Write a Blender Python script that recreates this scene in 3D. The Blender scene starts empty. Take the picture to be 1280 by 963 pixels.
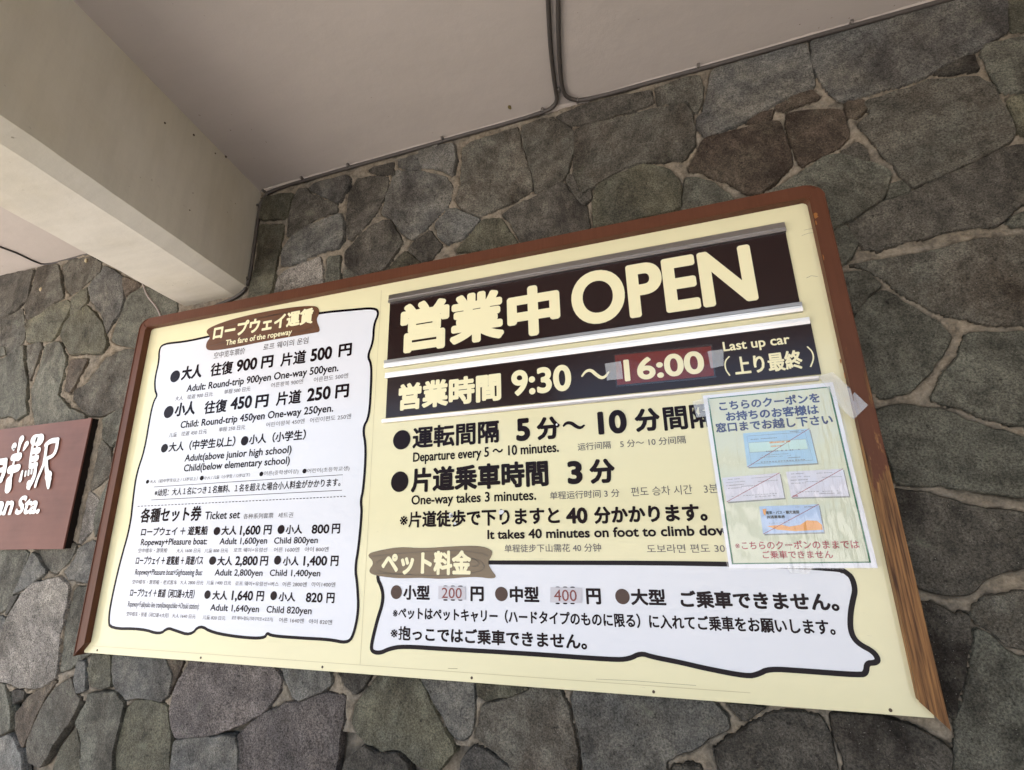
import bpy, bmesh, math, random
from mathutils import Vector, Matrix, noise
from mathutils.geometry import delaunay_2d_cdt, tessellate_polygon
random.seed(7)
S = bpy.context.scene
COL = S.collection

# ------------------------------------------------------------------ camera
CAM = Vector((0.0, -1.34, 1.55))
F_PX, CX, CY = 613.1, 640.0, 481.5
XR = Vector((0.94909671, -0.10789579, -0.29592893))   # the wall's x, y, z axes seen in camera space
YR = Vector((0.31414208, 0.25555738, 0.91433319))
ZR = Vector((-0.02302587, -0.96075435, 0.27644328))
cd = bpy.data.cameras.new('camera'); cam = bpy.data.objects.new('camera', cd); COL.objects.link(cam)
cd.sensor_width = 36.0; cd.lens = F_PX / 1280.0 * 36.0; cd.clip_start = 0.02; cd.clip_end = 2000
right = Vector((XR.x, YR.x, ZR.x)); down = Vector((XR.y, YR.y, ZR.y)); fwd = Vector((XR.z, YR.z, ZR.z))
m = Matrix((right, -down, -fwd)).transposed().to_4x4(); m.translation = CAM
cam.matrix_world = m
S.camera = cam

# ------------------------------------------------------------------ light
SUN_EL, SUN_AZ = math.radians(48), math.radians(62)     # sun stands behind the stone wall, a little to the left
w = bpy.data.worlds.new('World'); S.world = w; w.use_nodes = True
nt = w.node_tree; bg = nt.nodes['Background']
sky = nt.nodes.new('ShaderNodeTexSky'); sky.sky_type = 'NISHITA'; sky.sun_disc = False
sky.sun_elevation = SUN_EL; sky.sun_rotation = -SUN_AZ; sky.air_density = 1.0; sky.dust_density = 3.5; sky.ozone_density = 1.0
nt.links.new(sky.outputs[0], bg.inputs[0]); bg.inputs[1].default_value = 0.15
sd = bpy.data.lights.new('sun', 'SUN'); sd.energy = 5.0; sd.angle = math.radians(0.5); sd.color = (1.0, 0.97, 0.92)
so = bpy.data.objects.new('sun', sd); COL.objects.link(so)
sv = Vector((-math.sin(SUN_AZ) * math.cos(SUN_EL), math.cos(SUN_AZ) * math.cos(SUN_EL), math.sin(SUN_EL)))
so.rotation_euler = sv.to_track_quat('Z', 'Y').to_euler(); so.location = sv * 30
S.view_settings.view_transform = 'Standard'; S.view_settings.look = 'None'
S.view_settings.exposure = 2.05; S.view_settings.gamma = 1.0
S.cycles.max_bounces = 8; S.cycles.diffuse_bounces = 5

# ------------------------------------------------------------------ measured places
CROPS = dict(FULL=(0, 0, 1), A=(0, 0, 2.977), B=(420, 0, 2.977), C=(850, 0, 2.977), D=(0, 320, 2.977), E=(0, 640, 2.977),
    F=(420, 640, 2.977), G=(850, 640, 2.977), H=(980, 300, 2.833), A1=(170, 370, 4.129), A2=(170, 500, 4.129),
    A3=(140, 620, 3.879), B1=(470, 270, 3.852), B2=(740, 270, 3.853), B3=(450, 500, 3.879), B4=(720, 470, 3.2),
    B5=(450, 680, 3.879), N4=(860, 460, 3.566), P=(300, 200, 4.923), O=(540, 120, 4.923), N=(780, 60, 4.923),
    M=(1020, 120, 4.923), R=(1060, 480, 4.013), Q=(1080, 720, 3.963), S4=(880, 850, 4.0), S3=(660, 840, 4.923),
    S2=(420, 820, 4.923), S1=(180, 810, 4.923), T=(0, 680, 3.404), U=(0, 300, 5.818), W=(0, 420, 6.4),
    V=(0, 500, 4.585), X=(440, 340, 4.817), V2=(0, 540, 8.02))
def full(c, x, y):
    a, b, s = CROPS[c]; return a + x / s, b + y / s
def ray(px, py):
    d = Vector((px - CX, py - CY, F_PX)); return Vector((XR.dot(d), YR.dot(d), ZR.dot(d)))
def on_wall(px, py, d):
    """point of the vertical plane d metres in front of the camera: (x, z)"""
    r = ray(px, py); return Vector((r.x / r.y * d, CAM.z + r.z / r.y * d))
def on_ceil(px, py, z):
    r = ray(px, py); t = (z - CAM.z) / r.z; return Vector((r.x * t, CAM.y + r.y * t))
def project(x, y, z):
    v = Vector((x, y, z)) - CAM
    c = Vector((right.dot(v), down.dot(v), fwd.dot(v)))
    return (CX + F_PX * c.x / c.z, CY + F_PX * c.y / c.z) if c.z > 0.05 else (-9999, -9999)
D_WALL = 1.340          # stone wall plane y = 0
D_PANEL = 1.292         # face of the yellow panel
D_FRAME = 1.270         # front of the wooden frame
def Y(d): return d - 1.34   # distance in front of the camera -> world y

# ------------------------------------------------------------------ helpers
def link(o, parent=None):
    COL.objects.link(o)
    if parent is not None: o.parent = parent
    return o
def tag(o, label=None, cat=None, group=None, kind=None):
    if label: o['label'] = label
    if cat: o['category'] = cat
    if group: o['group'] = group
    if kind: o['kind'] = kind
    return o
def thing(name, loc, label, cat, group=None):
    o = bpy.data.objects.new(name, None); o.location = loc; o.empty_display_size = 0.05
    COL.objects.link(o); return tag(o, label, cat, group)
def obj(name, verts, faces, mat, parent=None, smooth=False):
    me = bpy.data.meshes.new(name)
    off = Vector((0, 0, 0)); q = parent
    while q is not None: off = off + q.location; q = q.parent
    me.from_pydata([Vector(v) - off for v in verts], [], faces); me.validate(); me.update()
    if mat: me.materials.append(mat)
    if smooth:
        me.polygons.foreach_set('use_smooth', [True] * len(me.polygons))
    o = bpy.data.objects.new(name, me); return link(o, parent)
def bm_obj(name, bm, mat, parent=None, smooth=False):
    bmesh.ops.recalc_face_normals(bm, faces=bm.faces)
    vs = [v.co.copy() for v in bm.verts]; bm.verts.index_update()
    fs = [[v.index for v in f.verts] for f in bm.faces]; bm.free()
    return obj(name, vs, fs, mat, parent, smooth)
def add_box(bm, x0, x1, y0, y1, z0, z1, bevel=0.0):
    vs = [bm.verts.new((x, y, z)) for x in (x0, x1) for y in (y0, y1) for z in (z0, z1)]
    fs = [bm.faces.new([vs[i] for i in q]) for q in ((0, 1, 3, 2), (4, 6, 7, 5), (0, 4, 5, 1), (2, 3, 7, 6), (0, 2, 6, 4), (1, 5, 7, 3))]
    if bevel:
        es = list({e for f in fs for e in f.edges})
        bmesh.ops.bevel(bm, geom=es, offset=bevel, segments=2, affect='EDGES', profile=0.6)
def prism(bm, pts, y0, y1):
    """outline pts [(x,z)] extruded from y0 (front) to y1 (back)"""
    n = len(pts)
    a = [bm.verts.new((p[0], y0, p[1])) for p in pts]; b = [bm.verts.new((p[0], y1, p[1])) for p in pts]
    for t in tessellate_polygon([[Vector((p[0], p[1], 0)) for p in pts]]):
        try: bm.faces.new([a[i] for i in t]); bm.faces.new([b[i] for i in reversed(t)])
        except ValueError: pass
    for i in range(n):
        j = (i + 1) % n; bm.faces.new((a[i], a[j], b[j], b[i]))
def smooth_path(pts, it=2, closed=False):
    for _ in range(it):
        out = []
        n = len(pts)
        rng = range(n if closed else n - 1)
        if not closed: out.append(pts[0])
        for i in rng:
            p, q = Vector(pts[i]), Vector(pts[(i + 1) % n])
            out += [p.lerp(q, .25), p.lerp(q, .75)]
        if not closed: out.append(pts[-1])
        pts = out
    return [Vector(p) for p in pts]
def ribbon(bm, pts, width, y, closed=False, cap=True):
    """flat printed stroke along pts [(x,z)]"""
    pts = [Vector(p) for p in pts]; n = len(pts); L, Rr = [], []
    for i in range(n):
        p = pts[i]
        a = pts[(i - 1) % n] if (closed or i > 0) else p
        b = pts[(i + 1) % n] if (closed or i < n - 1) else p
        t = (b - a); t = t.normalized() if t.length > 1e-9 else Vector((1, 0))
        nn = Vector((-t.y, t.x)); wd = width if not callable(width) else width(i / (n - 1))
        L.append(bm.verts.new((p.x + nn.x * wd / 2, y, p.y + nn.y * wd / 2)))
        Rr.append(bm.verts.new((p.x - nn.x * wd / 2, y, p.y - nn.y * wd / 2)))
    for i in range(n if closed else n - 1):
        j = (i + 1) % n; bm.faces.new((L[i], Rr[i], Rr[j], L[j]))
def tube(bm, pts, r, seg=8):
    pts = [Vector(p) for p in pts]; rings = []
    for i, p in enumerate(pts):
        t = (pts[min(i + 1, len(pts) - 1)] - pts[max(i - 1, 0)]).normalized()
        up = Vector((0, 0, 1)) if abs(t.z) < .9 else Vector((1, 0, 0))
        a = t.cross(up).normalized(); b = t.cross(a).normalized()
        rings.append([bm.verts.new(p + a * r * math.cos(2 * math.pi * k / seg) + b * r * math.sin(2 * math.pi * k / seg)) for k in range(seg)])
    for i in range(len(rings) - 1):
        for k in range(seg):
            bm.faces.new((rings[i][k], rings[i][(k + 1) % seg], rings[i + 1][(k + 1) % seg], rings[i + 1][k]))
    bm.faces.new(rings[0]); bm.faces.new(list(reversed(rings[-1])))
def lin(r, g, b):
    f = lambda c: (c / 255 / 12.92) if c / 255 <= .04045 else ((c / 255 + .055) / 1.055) ** 2.4
    return (f(r), f(g), f(b), 1)

# ------------------------------------------------------------------ materials
def new_mat(name):
    mt = bpy.data.materials.new(name); mt.use_nodes = True
    return mt, mt.node_tree, mt.node_tree.nodes['Principled BSDF']
def N(nt, kind, **kw):
    n = nt.nodes.new(kind)
    for k, v in kw.items(): setattr(n, k, v)
    return n
def noise_node(nt, vec, scale, detail=4, rough=.55):
    n = N(nt, 'ShaderNodeTexNoise'); n.inputs['Scale'].default_value = scale
    n.inputs['Detail'].default_value = detail; n.inputs['Roughness'].default_value = rough
    nt.links.new(vec, n.inputs['Vector']); return n
def ramp(nt, fac, stops):
    r = N(nt, 'ShaderNodeValToRGB'); nt.links.new(fac, r.inputs[0])
    e = r.color_ramp.elements
    while len(e) < len(stops): e.new(.5)
    for i, (p, c) in enumerate(stops):
        e[i].position = p; e[i].color = c if len(c) == 4 else (*c, 1)
    return r
def mix(nt, fac, a, b, mode='MIX'):
    n = N(nt, 'ShaderNodeMix', data_type='RGBA', blend_type=mode)
    for s, v in ((0, fac), (6, a), (7, b)):
        if hasattr(v, 'links') or hasattr(v, 'is_linked'): nt.links.new(v, n.inputs[s])
        elif s == 0: n.inputs[0].default_value = v
        else: n.inputs[s].default_value = v if len(v) == 4 else (*v, 1)
    return n.outputs[2]
def bump(nt, h, strength, dist, normal=None):
    b = N(nt, 'ShaderNodeBump'); b.inputs['Strength'].default_value = strength; b.inputs['Distance'].default_value = dist
    nt.links.new(h, b.inputs['Height'])
    if normal: nt.links.new(normal, b.inputs['Normal'])
    return b.outputs[0]
def G(v): return (v, v, v, 1)
def geo_pos(nt): return N(nt, 'ShaderNodeNewGeometry').outputs['Position']
def mapping(nt, vec, scale=(1, 1, 1), rot=(0, 0, 0)):
    mp = N(nt, 'ShaderNodeMapping'); mp.inputs['Scale'].default_value = scale; mp.inputs['Rotation'].default_value = rot
    nt.links.new(vec, mp.inputs['Vector']); return mp.outputs[0]
def plain(name, col, rough=.5, spec=.5, metal=0, bumpy=0, bscale=60, vary=0):
    mt, nt, b = new_mat(name)
    b.inputs['Base Color'].default_value = col if len(col) == 4 else (*col, 1)
    b.inputs['Roughness'].default_value = rough; b.inputs['Specular IOR Level'].default_value = spec; b.inputs['Metallic'].default_value = metal
    p = geo_pos(nt)
    if vary:
        n = noise_node(nt, p, 6, 5)
        r = ramp(nt, n.outputs[0], [(.3, G(1 - vary)), (.7, G(1))])
        nt.links.new(mix(nt, 1.0, b.inputs['Base Color'].default_value[:], r.outputs[0], 'MULTIPLY'), b.inputs['Base Color'])
    if bumpy:
        n = noise_node(nt, p, bscale, 5); nt.links.new(bump(nt, n.outputs[0], bumpy, .004), b.inputs['Normal'])
    return mt

def stone_mat(name, c1, c2, stain, granular=0.0):
    mt, nt, b = new_mat(name)
    oi = N(nt, 'ShaderNodeObjectInfo')
    p = N(nt, 'ShaderNodeVectorMath', operation='MULTIPLY_ADD')
    cmb = N(nt, 'ShaderNodeCombineXYZ')
    for i in range(3): nt.links.new(oi.outputs['Random'], cmb.inputs[i])
    p.inputs[1].default_value = (37, 11, 23); nt.links.new(cmb.outputs[0], p.inputs[0]); nt.links.new(geo_pos(nt), p.inputs[2])
    P = p.outputs[0]
    big = noise_node(nt, P, 7, 6, .6); mid = noise_node(nt, P, 28, 6, .65); fine = noise_node(nt, P, 230, 5, .8); vf = noise_node(nt, P, 330, 2, .6); pit = noise_node(nt, P, 75, 4, .7)
    col = mix(nt, ramp(nt, big.outputs[0], [(.36, G(0)), (.62, G(1))]).outputs[0], c1, c2)
    st = noise_node(nt, mapping(nt, P, (1, 1, .6)), 4.5, 7, .68)
    col = mix(nt, ramp(nt, st.outputs[0], [(.49, G(0)), (.64, G(.85))]).outputs[0], col, stain)
    vr = N(nt, 'ShaderNodeVectorRotate', rotation_type='Y_AXIS'); ang = N(nt, 'ShaderNodeMath', operation='MULTIPLY'); ang.inputs[1].default_value = 43.0
    nt.links.new(oi.outputs['Random'], ang.inputs[0]); nt.links.new(ang.outputs[0], vr.inputs['Angle']); nt.links.new(geo_pos(nt), vr.inputs['Vector'])
    PR = vr.outputs[0]
    lay = noise_node(nt, mapping(nt, PR, (1, 1, 2.3)), 8, 8, .72)
    col = mix(nt, 1.0, col, ramp(nt, lay.outputs[0], [(.33, G(.58)), (.62, G(1.22))]).outputs[0], 'MULTIPLY')
    col = mix(nt, 1.0, col, ramp(nt, mid.outputs[0], [(.30, G(.62)), (.68, G(1.25))]).outputs[0], 'MULTIPLY')
    col = mix(nt, 1.0, col, ramp(nt, fine.outputs[0], [(.38, G(.45 - .2 * granular)), (.61, G(1.5 + .4 * granular))]).outputs[0], 'MULTIPLY')
    col = mix(nt, 1.0, col, ramp(nt, pit.outputs[0], [(.30, G(.35)), (.40, G(1.0)), (.62, G(1.0)), (.74, G(1.45))]).outputs[0], 'MULTIPLY')
    # pale mineral flecks and lichen dots
    fl = ramp(nt, vf.outputs[0], [(.70 - .05 * granular, G(0)), (.75, G(1))])
    col = mix(nt, fl.outputs[0], col, (.36, .33, .29, 1))
    lich = noise_node(nt, P, 14, 8, .75)
    col = mix(nt, ramp(nt, lich.outputs[0], [(.60, G(0)), (.70, G(.4))]).outputs[0], col, (.17, .18, .12, 1))
    hs = N(nt, 'ShaderNodeHueSaturation'); nt.links.new(col, hs.inputs['Color'])
    mr = N(nt, 'ShaderNodeMapRange'); nt.links.new(oi.outputs['Random'], mr.inputs[0]); mr.inputs[3].default_value = .85; mr.inputs[4].default_value = 1.15
    nt.links.new(mr.outputs[0], hs.inputs['Value']); hs.inputs['Saturation'].default_value = .92
    nt.links.new(hs.outputs[0], b.inputs['Base Color'])
    b.inputs['Roughness'].default_value = .72; b.inputs['Specular IOR Level'].default_value = .18
    n1 = bump(nt, mid.outputs[0], .8, .014)
    rid = noise_node(nt, mapping(nt, PR, (1, 1, 2.0)), 14, 8, .7)
    n2 = bump(nt, rid.outputs[0], .6, .012, n1)
    n3 = bump(nt, fine.outputs[0], .8 + .2 * granular, .0045, bump(nt, pit.outputs[0], .7, .006, n2))
    nt.links.new(n3, b.inputs['Normal'])
    return mt
ST = {
    'g': stone_mat('green_grey_stone', (.160, .156, .120, 1), (.128, .120, .092, 1), (.045, .038, .028, 1)),
    'b': stone_mat('blue_grey_stone', (.162, .158, .144, 1), (.166, .152, .126, 1), (.058, .050, .044, 1)),
    'd': stone_mat('dark_stone', (.086, .076, .062, 1), (.110, .097, .076, 1), (.022, .016, .012, 1)),
    'o': stone_mat('olive_stone', (.145, .132, .085, 1), (.104, .098, .070, 1), (.048, .038, .024, 1)),
    'r': stone_mat('red_brown_stone', (.092, .067, .048, 1), (.118, .092, .064, 1), (.036, .023, .016, 1)),
    't': stone_mat('pale_granular_stone', (.27, .24, .20, 1), (.215, .190, .165, 1), (.10, .085, .066, 1), 1.0),
    'p': stone_mat('purple_speckled_stone', (.155, .128, .112, 1), (.118, .100, .092, 1), (.044, .033, .028, 1), 1.0),
    'n': stone_mat('brown_grey_stone', (.146, .126, .097, 1), (.124, .116, .092, 1), (.050, .036, .024, 1)),
}
def mortar_mat():
    mt, nt, b = new_mat('mortar'); P = geo_pos(nt)
    a = noise_node(nt, P, 9, 6, .6); f = noise_node(nt, P, 150, 5, .7); g = noise_node(nt, P, 40, 5, .65)
    col = mix(nt, ramp(nt, a.outputs[0], [(.35, G(0)), (.65, G(1))]).outputs[0], (.265, .215, .155, 1), (.205, .178, .142, 1))
    col = mix(nt, 1.0, col, ramp(nt, g.outputs[0], [(.30, G(.45)), (.60, G(1.1))]).outputs[0], 'MULTIPLY')
    col = mix(nt, 1.0, col, ramp(nt, f.outputs[0], [(.3, G(.7)), (.7, G(1.15))]).outputs[0], 'MULTIPLY')
    nt.links.new(col, b.inputs['Base Color']); b.inputs['Roughness'].default_value = .9; b.inputs['Specular IOR Level'].default_value = .2
    n1 = bump(nt, g.outputs[0], .8, .008); nt.links.new(bump(nt, f.outputs[0], .8, .003, n1), b.inputs['Normal'])
    return mt
MORTAR = mortar_mat()
def plaster_mat(name, base, warm, streak=.82):
    mt, nt, b = new_mat(name); P = geo_pos(nt)
    a = noise_node(nt, P, 2.2, 6, .6); c = noise_node(nt, mapping(nt, P, (1.5, 6, 1)), 3, 6, .65); f = noise_node(nt, P, 220, 3)
    sp = noise_node(nt, P, 60, 2, .5); sp2 = noise_node(nt, P, 3.5, 3)
    col = mix(nt, ramp(nt, a.outputs[0], [(.35, G(0)), (.7, G(1))]).outputs[0], base, warm)
    col = mix(nt, 1.0, col, ramp(nt, c.outputs[0], [(.3, G(streak)), (.6, G(1))]).outputs[0], 'MULTIPLY')
    spk = mix(nt, 1.0, ramp(nt, sp.outputs[0], [(.73, G(0)), (.76, G(1))]).outputs[0], ramp(nt, sp2.outputs[0], [(.5, G(0)), (.6, G(.8))]).outputs[0], 'MULTIPLY')
    col = mix(nt, spk, col, (.10, .075, .05, 1))
    nt.links.new(col, b.inputs['Base Color']); b.inputs['Roughness'].default_value = .85; b.inputs['Specular IOR Level'].default_value = .2
    g = noise_node(nt, P, 18, 4); n1 = bump(nt, g.outputs[0], .25, .006)
    nt.links.new(bump(nt, f.outputs[0], .25, .001, n1), b.inputs['Normal'])
    return mt
CEIL = plaster_mat('ceiling_paint', (.46, .400, .355, 1), (.435, .378, .332, 1), .96)
BEAM = plaster_mat('beam_paint', (.57, .525, .445, 1), (.51, .455, .35, 1), .9)
def panel_mat(name, col, rough=.22, dirt=.06):
    mt, nt, b = new_mat(name); P = geo_pos(nt)
    a = noise_node(nt, mapping(nt, P, (1, 1, 3)), 3, 6, .6); s = noise_node(nt, mapping(nt, P, (9, 1, 60), (0, .12, 0)), 3, 4, .6)
    s2 = noise_node(nt, P, 4, 3)
    c = mix(nt, 1.0, col, ramp(nt, a.outputs[0], [(.25, G(1 - dirt)), (.75, G(1))]).outputs[0], 'MULTIPLY')
    sc = mix(nt, 1.0, ramp(nt, s.outputs[0], [(.715, G(0)), (.74, G(.6))]).outputs[0], ramp(nt, s2.outputs[0], [(.52, G(0)), (.6, G(1))]).outputs[0], 'MULTIPLY')
    c = mix(nt, sc, c, (.30, .26, .18, 1))
    nt.links.new(c, b.inputs['Base Color']); b.inputs['Specular IOR Level'].default_value = .35
    b.inputs['Roughness'].default_value = rough
    wv = noise_node(nt, P, 2.5, 2); nt.links.new(bump(nt, wv.outputs[0], .05, .01), b.inputs['Normal'])
    return mt
YEL = panel_mat('cream_panel', (.745, .69, .44, 1), .13); WHI = panel_mat('white_print', (.69, .70, .745, 1), .13, dirt=.03)
INK = plain('dark_brown_ink', (.011, .005, .007), .16, .1); GREY = plain('grey_ink', (.10, .085, .085), .25, .5)
INK2 = plain('black_ink', (.008, .005, .008), .16, .1)
PLATE = panel_mat('dark_plate', (.018, .008, .008, 1), .16); CREAM = plain('cream_lettering', (.80, .74, .48), .3, .4)
PLAQ = plain('plaque_brown', (.125, .052, .026), .25, .5, vary=.15); PLAQ2 = plain('plaque_olive', (.155, .105, .052), .25, .5, vary=.15)
GRAIN = plain('plaque_grain', (.045, .02, .012), .3, .4); GRAIN2 = plain('plaque_grain_dark', (.08, .055, .03), .3, .4)
ALU = plain('brushed_aluminium', (.50, .485, .48), .28, .5, 1.0, .15, 300, vary=.12)
SCREW = plain('rusty_screw', (.10, .07, .05), .6, .4, .4)
def wood_mat():
    mt, nt, b = new_mat('worn_painted_wood'); P = geo_pos(nt)
    grain = noise_node(nt, mapping(nt, P, (90, 90, 3.2), (0, .02, 0)), 1.6, 6, .6)
    fineg = noise_node(nt, mapping(nt, P, (300, 300, 8)), 1.2, 3)
    wood = mix(nt, ramp(nt, grain.outputs[0], [(.36, G(0)), (.58, G(1))]).outputs[0], (.055, .022, .010, 1), (.26, .125, .045, 1))
    wood = mix(nt, 1.0, wood, ramp(nt, fineg.outputs[0], [(.3, G(.7)), (.7, G(1.2))]).outputs[0], 'MULTIPLY')
    pv = noise_node(nt, P, 9, 4)
    paint = mix(nt, pv.outputs[0], (.080, .028, .014, 1), (.118, .042, .021, 1))
    paint = mix(nt, 1.0, paint, ramp(nt, grain.outputs[0], [(.3, G(.92)), (.6, G(1.03))]).outputs[0], 'MULTIPLY')
    # the paint has weathered off the low right-hand member
    sx = N(nt, 'ShaderNodeSeparateXYZ'); nt.links.new(P, sx.inputs[0])
    mz = N(nt, 'ShaderNodeMapRange'); nt.links.new(sx.outputs['Z'], mz.inputs[0])
    mz.inputs[1].default_value = 1.80; mz.inputs[2].default_value = 1.42; mz.inputs[3].default_value = .07; mz.inputs[4].default_value = .62
    mx = N(nt, 'ShaderNodeMapRange'); nt.links.new(sx.outputs['X'], mx.inputs[0])
    mx.inputs[1].default_value = .30; mx.inputs[2].default_value = .36; mx.inputs[3].default_value = 0; mx.inputs[4].default_value = 1
    mm = N(nt, 'ShaderNodeMath', operation='MULTIPLY'); nt.links.new(mz.outputs[0], mm.inputs[0]); nt.links.new(mx.outputs[0], mm.inputs[1])
    wn = noise_node(nt, mapping(nt, P, (26, 26, 6)), 1.3, 7, .68)
    ad = N(nt, 'ShaderNodeMath', operation='ADD'); nt.links.new(mm.outputs[0], ad.inputs[0]); nt.links.new(wn.outputs[0], ad.inputs[1])
    wear = ramp(nt, ad.outputs[0], [(.70, G(0)), (.76, G(1))])
    nt.links.new(mix(nt, wear.outputs[0], paint, wood), b.inputs['Base Color'])
    b.inputs['Roughness'].default_value = .45; b.inputs['Specular IOR Level'].default_value = .2
    nt.links.new(bump(nt, grain.outputs[0], .4, .0015), b.inputs['Normal'])
    return mt
WOOD = wood_mat()
def board_mat():
    mt, nt, b = new_mat('station_board_wood'); P = geo_pos(nt)
    a = noise_node(nt, mapping(nt, P, (3, 60, 60)), 1, 6, .6); c = noise_node(nt, P, 7, 5)
    col = mix(nt, a.outputs[0], (.130, .050, .036, 1), (.175, .074, .053, 1))
    col = mix(nt, 1.0, col, ramp(nt, c.outputs[0], [(.3, G(.8)), (.7, G(1.08))]).outputs[0], 'MULTIPLY')
    nt.links.new(col, b.inputs['Base Color']); b.inputs['Roughness'].default_value = .5; b.inputs['Specular IOR Level'].default_value = .22
    nt.links.new(bump(nt, a.outputs[0], .2, .002), b.inputs['Normal']); return mt
BOARD = board_mat(); BOARD_SIDE = plain('board_side_black', (.012, .008, .006), .7, .2, bumpy=.6, bscale=40)
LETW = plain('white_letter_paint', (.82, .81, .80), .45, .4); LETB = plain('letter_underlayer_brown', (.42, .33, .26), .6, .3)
CABLE = plain('painted_cable', (.060, .050, .043), .5, .4); CABLE_D = plain('dark_cable', (.045, .037, .034), .55, .4)
CABLE_P = plain('painted_conduit', (.30, .25, .23), .5, .4); CLIPM = plain('clip_metal', (.22, .20, .18), .35, .5, .7)
RED = plain('red_card', (.150, .014, .010), .4, .15, vary=.1); PAPER = plain('notice_paper', (.80, .80, .86), .5, .3)
PAPER_C = plain('notice_cream_print', (.66, .68, .52), .5, .3, vary=.05); GREEN = plain('green_border_ink', (.008, .13, .055), .5, .1)
NAVY = plain('navy_ink', (.006, .018, .12), .5, .1); REDI = plain('red_ink', (.32, .010, .022), .5, .1)
TK_B = plain('blue_ticket', (.36, .56, .74), .5, .3); TK_B2 = plain('pale_green_ticket', (.52, .70, .66), .5, .3); TK_W = plain('lilac_ticket', (.66, .65, .74), .5, .3)
TK_O = plain('orange_print', (.75, .32, .06), .5, .3); TK_S = plain('blue_sky_ticket', (.42, .55, .78), .5, .3); TINY = plain('small_print_grey', (.22, .22, .26), .5, .3)
THIN = plain('panel_seam', (.50, .44, .27), .4, .3)
def film_mat(name, white, rough=.08, wr=.5, ior=1.95):
    mt, nt, b = new_mat(name); P = geo_pos(nt)
    nt.nodes.remove(b); out = nt.nodes['Material Output']
    tr = N(nt, 'ShaderNodeBsdfTransparent'); gl = N(nt, 'ShaderNodeBsdfGlossy'); df = N(nt, 'ShaderNodeBsdfDiffuse')
    gl.inputs['Roughness'].default_value = rough; df.inputs[0].default_value = (.85, .85, .86, 1)
    nz = noise_node(nt, mapping(nt, P, (95, 1, 15), (0, .3, 0)), 1.0, 2, .5); nz2 = noise_node(nt, P, 5, 3)
    n1 = bump(nt, nz.outputs[0], wr, .010); n1 = bump(nt, nz2.outputs[0], wr * .35, .05, n1)
    nt.links.new(n1, gl.inputs['Normal'])
    fr = N(nt, 'ShaderNodeFresnel'); fr.inputs[0].default_value = ior; nt.links.new(n1, fr.inputs['Normal'])
    m1 = N(nt, 'ShaderNodeMixShader'); m1.inputs[0].default_value = white
    nt.links.new(tr.outputs[0], m1.inputs[1]); nt.links.new(df.outputs[0], m1.inputs[2])
    m2 = N(nt, 'ShaderNodeMixShader'); nt.links.new(fr.outputs[0], m2.inputs[0])
    nt.links.new(m1.outputs[0], m2.inputs[1]); nt.links.new(gl.outputs[0], m2.inputs[2]); nt.links.new(m2.outputs[0], out.inputs[0])
    return mt
FILM = film_mat('laminate_film', .04, .10, .30, 1.8); CARDF = film_mat('card_film', .01, .08, .12, 1.45); TAPE = film_mat('clear_tape', .28, .25, .3); STICK = film_mat('price_tape', .35, .3, .2)

# ------------------------------------------------------------------ ground and shelter
def ground():
    bm = bmesh.new(); s = 600
    vs = [bm.verts.new(p) for p in ((-s, -s, 0), (s, -s, 0), (s, s, 0), (-s, s, 0))]; bm.faces.new(vs)
    mt, nt, b = new_mat('paved_ground'); P = geo_pos(nt)
    a = noise_node(nt, P, .8, 6); f = noise_node(nt, P, 60, 4)
    col = mix(nt, a.outputs[0], (.42, .40, .375, 1), (.50, .475, .44, 1)); col = mix(nt, 1.0, col, ramp(nt, f.outputs[0], [(.3, G(.8)), (.7, G(1.1))]).outputs[0], 'MULTIPLY')
    nt.links.new(col, b.inputs['Base Color']); b.inputs['Roughness'].default_value = .85
    tag(bm_obj('ground', bm, mt), 'grey paved ground in front of the station', kind='structure')
ground()
Z_CEIL = CAM.z + 1.0095 * 1.34; Z_CEIL_L = CAM.z + .957 * 1.34
Z_SIDE = CAM.z + .684 * 1.34; Z_BOT = CAM.z + .6646 * 1.34; SK = .178
ROOF_Y = -3.1
def skew_box(bm, xa, xb, y0, y1, z0, z1):
    """box whose long sides run out from the wall at the beams' slight angle"""
    f = lambda x, y: x - SK * y
    vs = [bm.verts.new((f(x, y), y, z)) for x in (xa, xb) for y in (y0, y1) for z in (z0, z1)]
    for q in ((0, 1, 3, 2), (4, 6, 7, 5), (0, 4, 5, 1), (2, 3, 7, 6), (0, 2, 6, 4), (1, 5, 7, 3)): bm.faces.new([vs[i] for i in q])
XS, XC, XL = -1.505, -1.563, -1.825       # beam side, chamfer foot, far edge, at the wall
bm = bmesh.new(); skew_box(bm, XS - .02, 2.6, ROOF_Y, .02, Z_CEIL, Z_CEIL + .35)
tag(bm_obj('ceiling', bm, CEIL), 'painted taupe ceiling over the sign, right of the beam', kind='structure')
bm = bmesh.new(); skew_box(bm, -4.0, XL - .006, ROOF_Y, .02, Z_CEIL_L, Z_CEIL + .35)
tag(bm_obj('ceiling', bm, CEIL), 'lower strip of painted ceiling left of the beam', kind='structure')
bm = bmesh.new(); add_box(bm, -4.6, 3.2, -3.05, 4.0, Z_CEIL + .353, Z_CEIL + .6)  # out-of-view slab above the ceiling, carried back behind the wall to block the sun
tag(bm_obj('sun_block_slab', bm, CEIL), 'flat slab added above the ceiling, out of view, to block the sun', kind='structure')
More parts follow.
